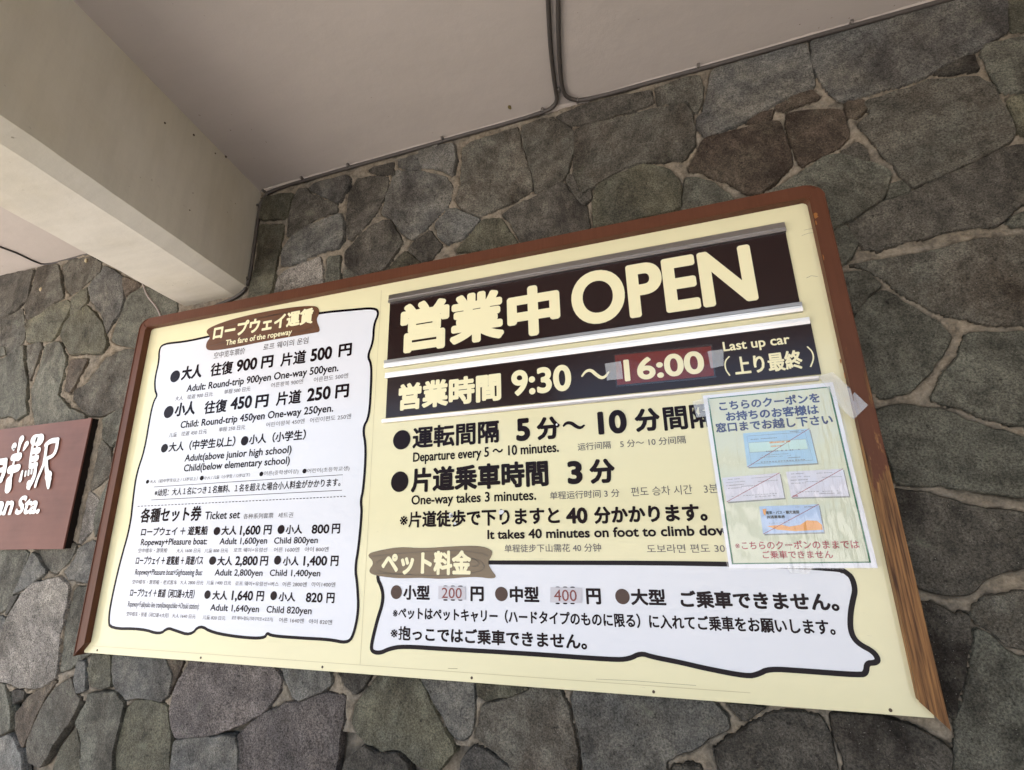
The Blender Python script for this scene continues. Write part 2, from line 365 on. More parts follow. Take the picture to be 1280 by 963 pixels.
# beam with one chamfered lower edge, slightly wavy like hand-finished plaster
def beam():
    t = thing('ceiling_beam', (XL, 0, Z_BOT), 'cream painted concrete beam jutting out from the stone wall above the sign', 'beam')
    bm = bmesh.new(); prof = [(XS, Z_CEIL + .3), (XS, Z_SIDE), (XC, Z_BOT), (XL, Z_BOT), (XL, Z_CEIL + .3)]
    ny = 90; rows = []
    for i in range(ny + 1):
        y = .015 + (ROOF_Y - .015) * i / ny; r = []
        for k, (x, z) in enumerate(prof):
            jx = noise.noise(Vector((y * 9, k * 3.7, 0))) * .0016 if k in (1, 2, 3) else 0
            jz = noise.noise(Vector((y * 11, k * 5.1, 4))) * .0016 if k in (1, 2, 3) else 0
            r.append(bm.verts.new((x - SK * y + jx, y, z + jz)))
        rows.append(r)
    for i in range(ny):
        for k in range(5):
            a, b_ = k, (k + 1) % 5; bm.faces.new((rows[i][a], rows[i][b_], rows[i + 1][b_], rows[i + 1][a]))
    bm.faces.new(rows[0]); bm.faces.new(list(reversed(rows[-1])))
    bm_obj('beam_body', bm, BEAM, t)
    for px, py, s in ((282, 196, 1), (242, 169, .8), (269, 192, .5), (206, 154, .6), (237, 263, .4)):   # little pits in the side face
        # side face: x = XS - SK*y
        r = ray(px, py); tt = (XS - SK * CAM.y - CAM.x) / (r.x + SK * r.y); p = CAM + r * tt
        bm = bmesh.new(); bmesh.ops.create_uvsphere(bm, u_segments=8, v_segments=5, radius=.004 * s + .001, matrix=Matrix.Translation(p))
        bm_obj('mud_spot', bm, SCREW, t)
beam()
bm = bmesh.new(); add_box(bm, 1.5, 1.8, ROOF_Y + .05, -.03, 0, Z_CEIL - .003)  # unseen wall added to keep light off the right-hand side
tag(bm_obj('shading_wall', bm, BEAM), 'plastered wall added out of view on the right to cut the light from that side', kind='structure')

# ------------------------------------------------------------------ stone wall
ST_PX = """
P o 140,240 330,205 290,365 135,370
P o 125,400 275,400 245,560 195,830 60,860 100,650 115,500
P d 365,185 410,180 440,215 600,280 600,325 480,360 380,430 290,470 295,380 330,250
P b 430,180 460,150 650,100 680,110 670,180 620,250 600,265 480,210
P b 620,340 640,380 640,500 610,540 480,580 330,640 262,655 275,560 330,480 450,400
P d 720,115 820,100 915,110 900,200 850,320 780,400 690,490 660,480 655,330 665,210
P d 805,55 945,15 948,95 890,90 830,80 790,65
P b 960,60 1100,65 1265,98 1310,170 1279,280 1180,390 1060,490 1000,450 930,360 880,330 900,220 940,110
P b 975,0 1150,-45 1140,40 1060,60 980,45
O b -10,330 130,300 150,400 130,490 60,450 -60,440 -75,400 -70,350
P d 880,375 930,375 965,440 1005,510 960,570 890,680 760,725 660,650 660,580 720,500 800,420
P d 1170,435 1240,530 1190,610 1120,640 1040,550 1060,515
P o 1020,570 1120,640 900,700 960,620
P t 500,600 515,765 190,835 225,740 255,690 380,640
P g 545,600 620,590 610,660 620,750 530,762
P g 640,680 700,680 745,725 640,748
O n 190,330 240,290 480,210 530,190 545,300 600,440 620,580 520,640 390,700 310,745 180,690 150,640 180,560 185,480
O n 560,185 740,130 790,160 870,220 870,340 820,510 760,540 640,600 625,500 590,380 555,260
O d 765,120 900,65 1100,20 1351,-25 1365,50 1240,90 1100,130 950,165 850,180 800,150
FULL n 718.8,163.7 735,156.5 773.6,149.5 816.6,138.2 857,130 865,145 868.4,165.6 869,180 855,200 828.8,202 798,204 780,211 758,222 743,234 724,242 716.7,221 718.7,197
O d 810,545 900,650 950,690 975,825 560,915 490,780 430,735 500,690 640,620 780,550
FULL o 743,242 745,235 768,221 798,209 816.6,209 839,216 851,232.7 850,262 744,286 742,262
O b 100,700 150,700 300,765 240,830 190,880 100,915 50,870 25,800
O o 310,765 420,755 470,830 530,910 350,950 150,965 250,840
O d 840,490 870,500 900,600 940,625 980,580 985,640 930,670 880,610 830,530
N n 190,250 380,185 460,170 485,250 480,330 440,400 390,330 270,345 210,350
N b 545,140 700,95 860,45 1030,0 1120,-10 1145,100 1160,190 1170,245 1090,270 940,340 820,400 740,450 600,520 500,545 450,490 450,440 490,400 520,250
N r 930,370 1060,290 1160,260 1200,300 1190,325 1100,350 970,385
N r 760,455 850,400 915,385 905,435 800,465
N r 490,570 620,525 740,500 860,460 950,460 1000,560 1040,720 950,810 830,905 760,895 640,820 510,770 400,750 450,660
FULL r 985,141 1011.6,137 1052.5,136 1061.6,160.6 1060.6,172.8 1044,187 1020,200 1002,207 995,196 988,175 983,160
N g 380,800 450,790 560,840 640,900 670,935 560,975 350,1000 370,880
M d 160,345 250,290 290,310 335,385 320,400 180,355
FULL g 956,245 985,228 1010,212 1032,197 1050,195 1105,212 1112,218 1106,243 1091,258 1057,279 1038,286 1034,262 1020,250 1000,240 975,248
C b 490,150 800,70 1080,-8 1210,-8 1220,120 1100,190 960,260 830,315 600,375 560,350 520,300 485,230
C o 1222,-3 1283,-3 1283,105 1232,118
C d 990,250 1060,220 1090,215 1105,265 1000,280 950,275
C g 1140,170 1283,120 1283,335 1200,345 1160,270 1120,210
C n 690,380 830,335 930,300 1110,290 1160,330 1200,400 1240,480 1230,525 1100,600 960,660 870,700 800,630 720,520 660,460 720,420
C r 620,378 680,375 700,400 660,440 625,430
C o 1215,370 1283,345 1283,520 1255,500 1250,450
C d 1230,545 1283,550 1283,700 1240,780 1180,840 1000,860 830,900 740,930 690,920 640,870 635,820 760,755 900,700 1060,630
C g 780,690 820,680 850,715 770,745
C g 1240,810 1283,740 1283,850 1225,838
H n 230,90 300,80 500,48 600,22 700,0 855,-20 855,300 760,300 690,290 580,265 460,215 340,130 290,100
H g 205,120 290,118 340,165 290,200 250,262 215,180
H g 170,-25 215,-55 260,10 240,60 195,95
H g 350,185 430,230 540,295 590,340 560,410 500,480 440,540 350,560 290,520 245,290 300,210
H g 650,330 855,320 855,690 740,635 640,600 520,560 560,490 610,430
H g 320,610 400,585 530,600 700,660 855,750 855,915 720,893 560,870 400,862 360,760
R d 230,530 380,545 560,600 700,630 886,668 886,890 780,930 680,975 600,1060 460,1050 350,1010 300,830 270,680
Q d 270,125 340,135 440,190 480,175 515,200 520,330 500,440 470,570 435,705 400,600 330,400 290,230
Q n 545,150 620,105 796,60 796,400 720,350 640,280 580,240 530,200
Q g 560,270 620,290 710,380 796,480 796,966 440,966 460,850 460,740 500,600 540,420 560,320
S4 d 640,165 880,182 980,215 1110,270 1200,320 1225,345 1210,455 720,455 690,350 660,270
S4 d 230,240 330,170 460,165 580,190 620,270 650,350 680,455 130,455 60,350 130,300
S4 d 110,112 310,128 200,190
S3 b 290,105 800,140 1130,175 1220,280 1230,340 1100,410 980,480 850,540 780,609 370,609 340,480 310,330 270,170
S3 d 900,590 980,582 1060,595 1080,609 900,609
S2 o 290,115 500,125 560,230 610,350 660,440 725,545 730,590 640,690 580,695 490,650 410,575 370,570 290,580 200,530 140,480 110,400 120,310 200,210
S2 b 520,130 850,150 850,400 830,480 760,525 720,500 660,390 600,290
S2 o 875,160 1190,185 1100,230 930,265 880,240
FULL n 605,882 633,875 655,865 662,857 700,860 709,881 715,907 721,937 725,966 645,966 639,954 609,928 597,917 603,895
S2 d 180,560 240,600 380,600 440,660 490,707 20,707 60,650
S2 b 860,560 930,590 1080,690 1100,707 720,707 790,610
S2 d 20,90 230,105 180,180 130,230 70,170
S1 p 300,78 800,103 855,190 850,260 740,390 600,470 420,530 210,550 180,480 170,380 200,240
S1 b 860,115 1150,135 1165,220 1100,265 960,320 920,290 880,190
S1 b 190,575 330,550 560,550 575,640 565,756 150,756 170,640
S1 p 650,480 740,410 870,350 960,340 1100,280 1240,300 1225,450 1200,600 1150,756 590,756 600,600 590,540
T b 490,470 710,488 740,560 720,640 690,670 610,650 540,660 500,620 480,560
S1 r 155,70 255,80 200,200 160,290 150,200
T o 575,670 640,665 710,690 720,770 725,830 700,966 480,966 490,880 520,770 545,700
T g 380,640 500,630 535,680 520,750 490,870 470,966 350,966 345,830 320,760 370,680
T o 330,780 345,850 345,966 190,966 260,870
T n 310,570 330,640 350,660 310,740 240,840 170,950 120,930 110,850 150,760 200,660 260,600
T r 120,650 240,580 190,660 140,760 95,870 65,790 60,730
T g 2,600 25,590 45,700 50,790 2,860
T b 2,890 45,810 90,900 110,966 2,966
T d 55,625 105,630 100,660 60,680
T t 160,165 260,145 300,175 290,250 260,400 245,560 180,610 90,610 40,590 5,560 10,440 50,310 110,210
T g 320,185 385,185 380,300 345,400 400,455 340,500 300,530 260,540 270,420 290,300
T b 2,320 25,310 20,400 2,450
T g 2,15 130,30 70,200 25,285 2,290
T b 145,35 165,55 205,120 150,165 90,200 65,210 100,130
T d 60,225 90,215 60,270 35,300
T n 150,10 330,0 300,70 240,130 200,100 170,50
FULL b 98,686 116,676 125,680 112,728 88,724 82,715 94,700
T b 335,500 372,500 375,620 335,630 325,580
T o 405,468 480,468 480,600 440,615 395,600 385,530
V g 595,110 705,45 710,190 650,270 600,220
V n 590,230 645,290 640,420 560,500 520,520 560,350
V t 510,520 570,580 550,720 450,830 475,680
V g 660,430 620,560 560,790 550,690 590,560
U d 1,270 60,258 255,222 230,340 210,430 140,500 60,550 1,590
U n 280,215 350,185 430,185 450,280 470,420 400,460 300,540 195,575 190,490 230,400
U n 450,190 500,150 660,120 740,170 740,230 650,300 580,370 510,400 480,350 460,250
U o 600,370 640,350 650,450 600,510 530,550 530,430
U b 760,190 850,230 900,280 905,420 880,540 830,600 790,690 760,560 680,450 650,350 690,290 750,240
U r 900,270 1030,330 980,360 920,410 905,350
U g 1040,345 1100,360 1150,380 1300,460 1290,560 1090,590 1040,640 1000,790 810,740 870,580 900,500 940,410
U o 380,480 500,440 530,480 500,550 400,735 200,745 190,600
U o 640,480 700,540 760,620 780,680 790,760 760,820 520,830 480,760 450,700 470,620 530,560
U n 1,620 80,550 170,500 175,600 180,720 130,790 50,840 30,770 1,740
U g 1,765 30,780 45,840 1,880
W g 1,260 50,190 180,95 208,90 205,200 230,380 220,520 235,620 150,670 100,640 1,710
W n 230,80 340,60 350,100 300,220 250,370 235,200
W g 375,80 440,50 490,60 535,170 535,230 500,380 470,480 510,520 560,580 690,640 700,720 300,740 262,540 262,440 310,300
W r 565,195 710,190 680,270 610,400 570,460 530,430 545,320
W n 840,180 960,112 1020,100 1120,120 1080,330 990,560 800,650 700,630 590,510 600,440 700,380 780,260
""".strip().split('\n')
def poly_area(p): return .5 * sum(p[i][0] * p[(i + 1) % len(p)][1] - p[(i + 1) % len(p)][0] * p[i][1] for i in range(len(p)))
D_ST = 1.329
stones = []
for ln in ST_PX:
    c, k, *pp = ln.split(); P2 = []
    for q in pp:
        x, y = full(c, *map(float, q.split(',')))
        if x <= 2: x -= 45
        if x >= 1278: x += 45
        if y >= 962: y += 45
        P2.append(on_wall(x, y, D_ST))
    if poly_area(P2) < 0: P2.reverse()
    stones.append((k, P2))
RIMS = []; RPOLY = []
def stone_mesh(P2, y_rim, name, mat, parent, step=.022, keep=None):
    cc = sum(P2, Vector((0, 0))) / len(P2); pts = []
    for i, p in enumerate(P2):
        a, b_ = P2[i - 1], P2[(i + 1) % len(P2)]; pts += [p.lerp(a, .07), p.lerp(b_, .07)]
    per = []
    for i in range(len(pts)):
        a, b_ = pts[i], pts[(i + 1) % len(pts)]; n = max(1, int((b_ - a).length / .011))
        per += [a.lerp(b_, j / n) for j in range(n)]
    n = len(per)
    out = []
    for i, p in enumerate(per):
        t = per[(i + 1) % n] - per[i - 1]; t = t.normalized() if t.length > 1e-9 else Vector((1, 0))
        nn = Vector((t.y, -t.x))
        q = noise.noise(Vector((p.x * 34, p.y * 34, 1.3))) * .0045 + noise.noise(Vector((p.x * 110, p.y * 110, 7))) * .0020
        out.append((p + nn * (q + .0043), nn))
    RIMS.extend(out); RPOLY.append([q_[0] for q_ in out])
    rng = random.Random(int(P2[0].x * 9973) ^ int(P2[0].y * 7919))
    tx, tz, pr = rng.uniform(-.03, .03), rng.uniform(-.03, .03), rng.uniform(.010, .022)
    cx = sum(p.x for p in per) / n; cz = sum(p.y for p in per) / n
    def hgt(x, z):
        v = Vector((x * 7, z * 7, pr * 900))
        return -(pr + max(-.004, min(.004, tx * (x - cx) + tz * (z - cz))) + noise.noise(v) * .0038 + noise.noise(v * 4) * .0018 + noise.noise(v * 11) * .0008)
    verts, faces = [], []
    for (p, nn) in out: verts.append((p.x + nn.x * .001, .012, p.y + nn.y * .001))
    for (p, nn) in out: verts.append((p.x, hgt(p.x, p.y) + .0048, p.y))
    inner = []
    for (p, nn) in out:
        q = p - nn * .0030; inner.append(q)
    for i in range(n):
        j = (i + 1) % n; faces.append((i, j, n + j, n + i))
    minx, maxx = min(p.x for p in inner), max(p.x for p in inner); minz, maxz = min(p.y for p in inner), max(p.y for p in inner)
    grid = []
    def inside(x, z, pg):
        c = False; j = len(pg) - 1
        for i in range(len(pg)):
            if (pg[i].y > z) != (pg[j].y > z) and x < (pg[j].x - pg[i].x) * (z - pg[i].y) / (pg[j].y - pg[i].y) + pg[i].x: c = not c
            j = i
        return c
    z = minz + step * .5; row = 0
    while z < maxz:
        x = minx + step * (.5 + .5 * (row % 2))
        while x < maxx:
            gx, gz = x + rng.uniform(-.25, .25) * step, z + rng.uniform(-.25, .25) * step
            if inside(gx, gz, inner) and min((Vector((gx, gz)) - q).length_squared for q in inner) > (step * .35) ** 2: grid.append(Vector((gx, gz)))
            x += step
        z += step; row += 1
    rimp = [p for p, _ in out]
    co = rimp + inner + grid
    res = delaunay_2d_cdt(co, [], [list(range(n))], 1, 1e-6)
    base = len(verts)
    vv, ff = res[0], res[2]; orig = res[3]
    for i, v in enumerate(vv):
        o = orig[i][0] if orig[i] else -1
        rim = (0 <= o < n)
        verts.append((v.x, hgt(v.x, v.y) + (.0048 if rim else 0), v.y))
    for f in ff: faces.append(tuple(base + a for a in f))
    if name is None: return verts, faces
    o = obj(name, verts, faces, mat, parent, smooth=True)
    bmx = bmesh.new(); bmx.from_mesh(o.data); bmesh.ops.remove_doubles(bmx, verts=bmx.verts, dist=1e-5); bmesh.ops.recalc_face_normals(bmx, faces=bmx.faces)
    bmx.to_mesh(o.data); bmx.free(); o.data.set_sharp_from_angle(angle=.55)
    return o
WALL = thing('stone_wall', (0, 0, 0), 'wall of irregular grey and brown flat stones set in pale mortar', 'wall')
for k, P2 in stones: stone_mesh(P2, 0, 'stone', ST[k], WALL)
# mortar bed, a relief sheet with the wall's body behind it
from mathutils.kdtree import KDTree
def mortar_bed():
    """hand-pointed mortar: raised beads down the middle of the joints, cracks beside the stones, smears over their edges"""
    kd = KDTree(len(RIMS))
    for i, (p, nn) in enumerate(RIMS): kd.insert((p.x, p.y, 0), i)
    kd.balance()
    x0, x1, z0, z1 = -3.45, 1.12, 1.02, Z_CEIL + .02; st = .0052
    nx, nz = int((x1 - x0) / st), int((z1 - z0) / st); vs, fs = [], []
    nz_ = noise.noise; w_ = nx + 1; inside = bytearray(w_ * (nz + 1)); dx_, dz_ = (x1 - x0) / nx, (z1 - z0) / nz
    for pg in RPOLY:                                  # which nodes lie under a stone
        for j in range(max(0, int((min(p.y for p in pg) - z0) / dz_)), min(nz, int((max(p.y for p in pg) - z0) / dz_) + 1) + 1):
            z = z0 + dz_ * j; xs = []
            for a, b_ in zip(pg, pg[1:] + pg[:1]):
                if (a.y > z) != (b_.y > z): xs.append(a.x + (z - a.y) / (b_.y - a.y) * (b_.x - a.x))
            xs.sort()
            for a, b_ in zip(xs[::2], xs[1::2]):
                for i in range(max(0, math.ceil((a - x0) / dx_)), min(nx, int((b_ - x0) / dx_)) + 1): inside[j * w_ + i] = 1
    for j in range(nz + 1):
        z = z0 + (z1 - z0) * j / nz
        for i in range(nx + 1):
            x = x0 + (x1 - x0) * i / nx; co, idx, dist = kd.find((x, z, 0)); p, nn = RIMS[idx]
            sd = min(.03, dist) * (-1 if inside[j * w_ + i] else 1)
            if sd < -.014: vs.append((x, .004, z)); continue
            v = Vector((x, z, 0)); a = nz_(v * 9); b_ = nz_(v * 38); c = nz_(v * 115)
            edge = -.0065 * max(0, .8 * a + .8 * b_ + .38)          # how far the smear creeps over the stone
            t = max(0, min(1, (sd - edge) / .007)); t = t * t * (3 - 2 * t)
            crack = .004 + .006 * max(0, min(1, .5 + 1.6 * nz_(v * 6 + Vector((5, 5, 0)))))
            top = .0122 + a * .005 + b_ * .0035 + c * .0018
            vs.append((x, -(top * t - crack * (1 - t)), z))
    w_ = nx + 1
    for j in range(nz):
        for i in range(nx):
            q = j * w_ + i; fs.append((q, q + 1, q + w_ + 1, q + w_))
    obj('mortar', vs, fs, MORTAR, WALL, True)
    bm = bmesh.new(); add_box(bm, -4.0, 2.6, .02, .35, 0, Z_CEIL + .25); bm_obj('wall_core', bm, MORTAR, WALL)
# the stones past the edges of the picture and behind the sign
def far_stones():
    rng = random.Random(3); g = .235; seeds = []
    for i in range(26):
        for j in range(13):
            seeds.append(Vector((-4.4 + (i + rng.uniform(.1, .9)) * g, (j + rng.uniform(.1, .9)) * g)))
    verts, faces = [], []
    def sgn(x0, x1, z0, z1): return [Vector((x0, z0)), Vector((x1, z0)), Vector((x1, z1)), Vector((x0, z1))]
    for s in seeds:
        cell = sgn(s.x - .5, s.x + .5, max(.01, s.y - .5), min(Z_CEIL - .01, s.y + .5))
        for t in seeds:
            if t is s or (t - s).length > .9: continue
            mid = (s + t) / 2; d = (t - s).normalized(); mid -= d * .010; new = []
            for a, b_ in zip(cell, cell[1:] + cell[:1]):
                da, db = (a - mid).dot(d), (b_ - mid).dot(d)
                if da <= 0: new.append(a)
                if da * db < 0: new.append(a.lerp(b_, da / (da - db)))
            cell = new
            if len(cell) < 3: break
        if len(cell) < 3 or abs(poly_area(cell)) < .003 or s.x < -3.85: continue
        ok = True
        for v in cell + [s]:
            px, py = project(v.x, 0, v.y)
            out = px < -40 or px > 1322 or py > 1005 or py < -60
            behind = -1.93 < v.x < .42 and 1.19 < v.y < 2.36
            if not (out or behind): ok = False; break
        if not ok: continue
        vv, ff = stone_mesh(cell, 0, None, None, None, step=.06)
        b0 = len(verts); verts += vv; faces += [tuple(b0 + a for a in f) for f in ff]
    o = obj('stone', verts, faces, ST['g'], WALL, True); o['kind'] = 'stuff'
    bmx = bmesh.new(); bmx.from_mesh(o.data); bmesh.ops.remove_doubles(bmx, verts=bmx.verts, dist=1e-5); bmesh.ops.recalc_face_normals(bmx, faces=bmx.faces)
    bmx.to_mesh(o.data); bmx.free()
far_stones()
mortar_bed()

# ------------------------------------------------------------------ lettering
_fc = {}
def glyphs(s, bold, latin):
    key = s
    if key in _fc: return _fc[key]
    cu = bpy.data.curves.new('t', 'FONT'); cu.body = s; cu.size = 1; cu.resolution_u = 8 if s in ('OPEN', '営', '業', '中', '9:30', '16:00', '10', '5', '3') else 3; cu.fill_mode = 'FRONT'
    o = bpy.data.objects.new('t', cu); COL.objects.link(o)
    bpy.context.view_layer.update()
    me = bpy.data.meshes.new_from_object(o.evaluated_get(bpy.context.evaluated_depsgraph_get()))
    vs = [(v.co.x, v.co.y) for v in me.vertices]; fs = [tuple(p.vertices) for p in me.polygons]
    COL.objects.unlink(o); bpy.data.objects.remove(o); bpy.data.curves.remove(cu); bpy.data.meshes.remove(me)
    _fc[key] = (vs, fs); return _fc[key]
def text(c, s, bl, br, h, mat, parent, bold=.012, d=D_PANEL, lift=.0012, slant=0.0, jitter=0, name='lettering', thick=0):
    """print s so that its foot runs from bl to br (crop pixels) and it stands h crop pixels tall at the left"""
    x0, y0 = full(c, *bl); x1, y1 = full(c, *br); hh = h / CROPS[c][2]
    a, b_ = on_wall(x0, y0, d), on_wall(x1, y1, d)
    # height at the left end, measured straight up along the wall's own vertical
    up = on_wall(x0 + hh * .2, y0 - hh, d); z0 = (a.y + b_.y) / 2; H = up.y - a.y
    latin = all(ord(ch) < 0x2e80 or ch in '〜' for ch in s) and not any(0xac00 <= ord(ch) <= 0xd7a3 for ch in s)
    vs, fs = glyphs(s, bold, latin)
    xs = [v[0] for v in vs]; ys = [v[1] for v in vs]; mx, Mx = min(xs), max(xs); My = max(ys); my = 0 if latin else min(ys)
    r = bold * (1.25 if bold >= .035 else 1.5 if bold > .01 else 1.0) * H; sx = (b_.x - a.x - 1.4 * r) / (Mx - mx); sy = (H - 1.4 * r) / (My - my); a = Vector((a.x + .7 * r, a.y)); z0 += .7 * r
    y = Y(d) - lift
    V3 = []
    for (x, yy) in vs:
        zz = (yy - my) * sy; V3.append((a.x + (x - mx) * sx + zz * slant, y, z0 + zz))
    # the strokes are fattened evenly: rings of shifted copies, each a hair above the last
    nV = len(V3); star = s[0] == '※'; xlim = a.x + sx * 1.0
    rr_ = [(.35 * r if star and v[0] < xlim else r) for v in V3]
    A, F2 = list(V3), list(fs)
    if bold > .004:
        n = 8 if H < .07 else 20
        for k in range(n):
            t = 2 * math.pi * (k + .5) / n; dx, dz = math.cos(t), math.sin(t)
            b0 = len(A); A += [(v[0] + dx * q_, v[1] - .000008 * (k + 1), v[2] + dz * q_) for v, q_ in zip(V3, rr_)]; F2 += [tuple(b0 + i for i in f) for f in fs]
    return obj(name, A, F2, mat, parent)
def disc(c, x, y, rx, ry, mat, parent, d=D_PANEL, lift=.0012):
    """round printed bullet"""
    s = CROPS[c][2]; p = on_wall(*full(c, x, y), d)
    ax = (on_wall(*full(c, x + rx, y), d) - on_wall(*full(c, x - rx, y), d)).x / 2
    az = (on_wall(*full(c, x, y - ry), d) - on_wall(*full(c, x, y + ry), d)).y / 2
    vs = [(p.x + ax * math.cos(t), Y(d) - lift, p.y + az * math.sin(t)) for t in [2 * math.pi * k / 28 for k in range(28)]]
    return obj('bullet', vs, [tuple(range(28))], mat, parent)
def sheet(name, pts, y, th, mat, parent):
    bm = bmesh.new(); prism(bm, pts, y, y + th); return bm_obj(name, bm, mat, parent)
def pxs(c, pts, d): return [on_wall(*full(c, *p), d) for p in pts]

# ------------------------------------------------------------------ the big sign
X0, X1 = -1.5535 * D_FRAME, .3455 * D_FRAME; ZT = CAM.z + .6538 * D_FRAME; ZB = CAM.z - .2990 * D_FRAME
SIGN = thing('fare_sign', (X0, Y(D_PANEL), ZB), 'wide cream ropeway fare and opening hours sign in a worn brown wooden frame', 'sign')
yp = Y(D_PANEL); FW = .036
PB = CAM.z - .2918 * D_PANEL
bm = bmesh.new(); add_box(bm, X0 + .012, X1 - .012, yp, yp + .016, PB, ZT - .012, .0012); bm_obj('panel', bm, YEL, SIGN)
bm = bmesh.new(); add_box(bm, X0 + .05, X1 - .05, yp + .0165, -.012, PB + .05, ZT - .06); bm_obj('backing_batten', bm, INK2, SIGN)
def member(pts, name='frame_member'):
    """pts: front outline (x,z) -> bevelled bar from the frame front back past the panel"""
    bm = bmesh.new(); prism(bm, pts, Y(D_FRAME), yp + .022)
    es = [e for e in bm.edges if all(abs(v.co.y - Y(D_FRAME)) < 1e-6 for v in e.verts) and len(e.link_faces) == 2 and any(abs(f.normal.y) < .5 for f in e.link_faces)]
    bm.normal_update()
    es = [e for e in bm.edges if all(abs(v.co.y - Y(D_FRAME)) < 1e-6 for v in e.verts) and e.calc_face_angle(0) > .6]
    bmesh.ops.bevel(bm, geom=es, offset=.0022, segments=2, affect='EDGES')
    return bm_obj(name, bm, WOOD, SIGN)
def arc(cx, cz, r, a0, a1, n=7): return [(cx + r * math.cos(a0 + (a1 - a0) * i / n), cz + r * math.sin(a0 + (a1 - a0) * i / n)) for i in range(n + 1)]
RO, RI = .042, .012; h = math.pi / 2
g_ = .0004
# left, top and right members meet at mitred corners with rounded outer corners; the bottom member is gone
c1 = arc(X0 + RO, ZT - RO, RO, 2 * h, 1.5 * h, 4); i1 = arc(X0 + FW + RI, ZT - FW - RI, RI, 1.5 * h, 2 * h, 3)
member([(X0, ZB - .004)] + c1 + i1 + [(X0 + FW, ZB + FW)])
c2 = arc(X0 + RO, ZT - RO, RO, 1.5 * h, h, 4); i2 = arc(X0 + FW + RI, ZT - FW - RI, RI, h, 1.5 * h, 3)
c3 = arc(X1 - RO, ZT - RO, RO, h, .5 * h, 4); i3 = arc(X1 - FW - RI, ZT - FW - RI, RI, .5 * h, h, 3)
member([(a + g_, b_) for a, b_ in c2] + [(a - g_, b_) for a, b_ in c3] + [(a - g_, b_) for a, b_ in i3] + [(a + g_, b_) for a, b_ in i2])
c4 = arc(X1 - RO, ZT - RO, RO, .5 * h, 0, 4); i4 = arc(X1 - FW - RI, ZT - FW - RI, RI, 0, .5 * h, 3)
member(c4 + [(X1, ZB - .004), (X1 - FW, ZB + FW)] + i4)
CHIP = plain('bare_wood_chip', (.36, .15, .045), .6, .2, vary=.3)
for cx_, cz_, rx_, rz_ in ((1019, 270, 3.2, 3.6), (1020, 279, 1.2, 3.4), (1029, 322, 1.0, 3.2), (1051, 452, .9, 3.0), (1056, 470, .6, 4.0)):
    p_ = on_wall(cx_, cz_, D_FRAME); rg = random.Random(cx_)
    obj('paint_chip', [(p_.x + .0021 * rx_ * rg.uniform(.6, 1.25) * math.cos(t), Y(D_FRAME) - .0003, p_.y + .0021 * rz_ * rg.uniform(.6, 1.25) * math.sin(t)) for t in [2 * math.pi * k / 11 for k in range(11)]], [tuple(range(11))], CHIP, SIGN)
# seams where the printed sheets join, and the folded bottom lip
bm = bmesh.new()
for a, b_ in (((477, 363), (467, 527)), ((458.6, 690), (450.2, 831)), ((467, 527), (458.6, 690))):
    ribbon(bm, pxs('FULL', [a, b_], D_PANEL), .0012, yp - .0004)
ribbon(bm, [Vector((X0 + FW + .01, PB + .022)), Vector((X1 - FW - .3, PB + .0215))], .0012, yp - .0004)
bm_obj('sheet_seam', bm, THIN, SIGN)
for p in ((121.6, 813), (251, 822.4), (403, 834), (589.6, 847.6), (817, 865), (1113, 888)):
    q = on_wall(*p, D_PANEL); bm = bmesh.new()
    bmesh.ops.create_uvsphere(bm, u_segments=10, v_segments=6, radius=.0034, matrix=Matrix.Translation((q.x, yp - .0002, q.y)) @ Matrix.Diagonal((1, .5, 1, 1)))
    bm_obj('screw', bm, SCREW, SIGN)

# fare sheet (white, torn-paper outline)
OUT1 = [(257, 422), (230.5, 427.6), (204, 430), (199, 437.8), (199, 452), (193.7, 474), (194, 488.7), (197, 494.7), (192.3, 502), (188, 520), (181, 563), (171, 592),
    (167, 620), (163, 658.7), (150.3, 703), (139.4, 750.8), (136, 774), (137.7, 786), (178, 786), (200, 793.3), (210, 785), (218, 787.8), (238.5, 794.8), (250, 781.3),
    (265.4, 791), (302.3, 797), (330.9, 798.2), (334.2, 791), (339.3, 795), (379.6, 797.9), (413, 799.6), (433.4, 804), (441.8, 796), (448.6, 764), (446.9, 730.7),
    (444, 710.5), (448.6, 683.7), (452.6, 640), (451, 626), (454.6, 611.4), (458, 560.5), (453.4, 535), (461.8, 521.8), (464.3, 476.6), (464.3, 454.8), (459.4, 445.6),
    (466.7, 428), (467.4, 406), (474, 391.8), (469, 385), (436.4, 388), (400, 391.3), (330, 405)]
FARE = sheet('fare_sheet', smooth_path(pxs('FULL', OUT1, D_PANEL), 1, True), yp - .0005, .0004, WHI, SIGN)
def outline(pts, wd, parent, closed=False, it=2, mat=INK2, lift=.0010):
    bm = bmesh.new(); ribbon(bm, smooth_path(pxs('FULL', pts, D_PANEL), it, closed), wd, yp - lift, closed); return bm_obj('torn_edge_outline', bm, mat, parent)
outline(OUT1, .0085, FARE, True, 2)
def plaque(c, pts, mat, gm, parent, lines):
    o = sheet('plaque', smooth_path(pxs(c, pts, D_PANEL), 2, True), yp - .0016, .0004, mat, parent)
    bm = bmesh.new()
    for ln in lines: ribbon(bm, smooth_path(pxs(c, ln, D_PANEL), 2), .0018, yp - .0020)
    bm_obj('wood_grain_print', bm, gm, parent); return o
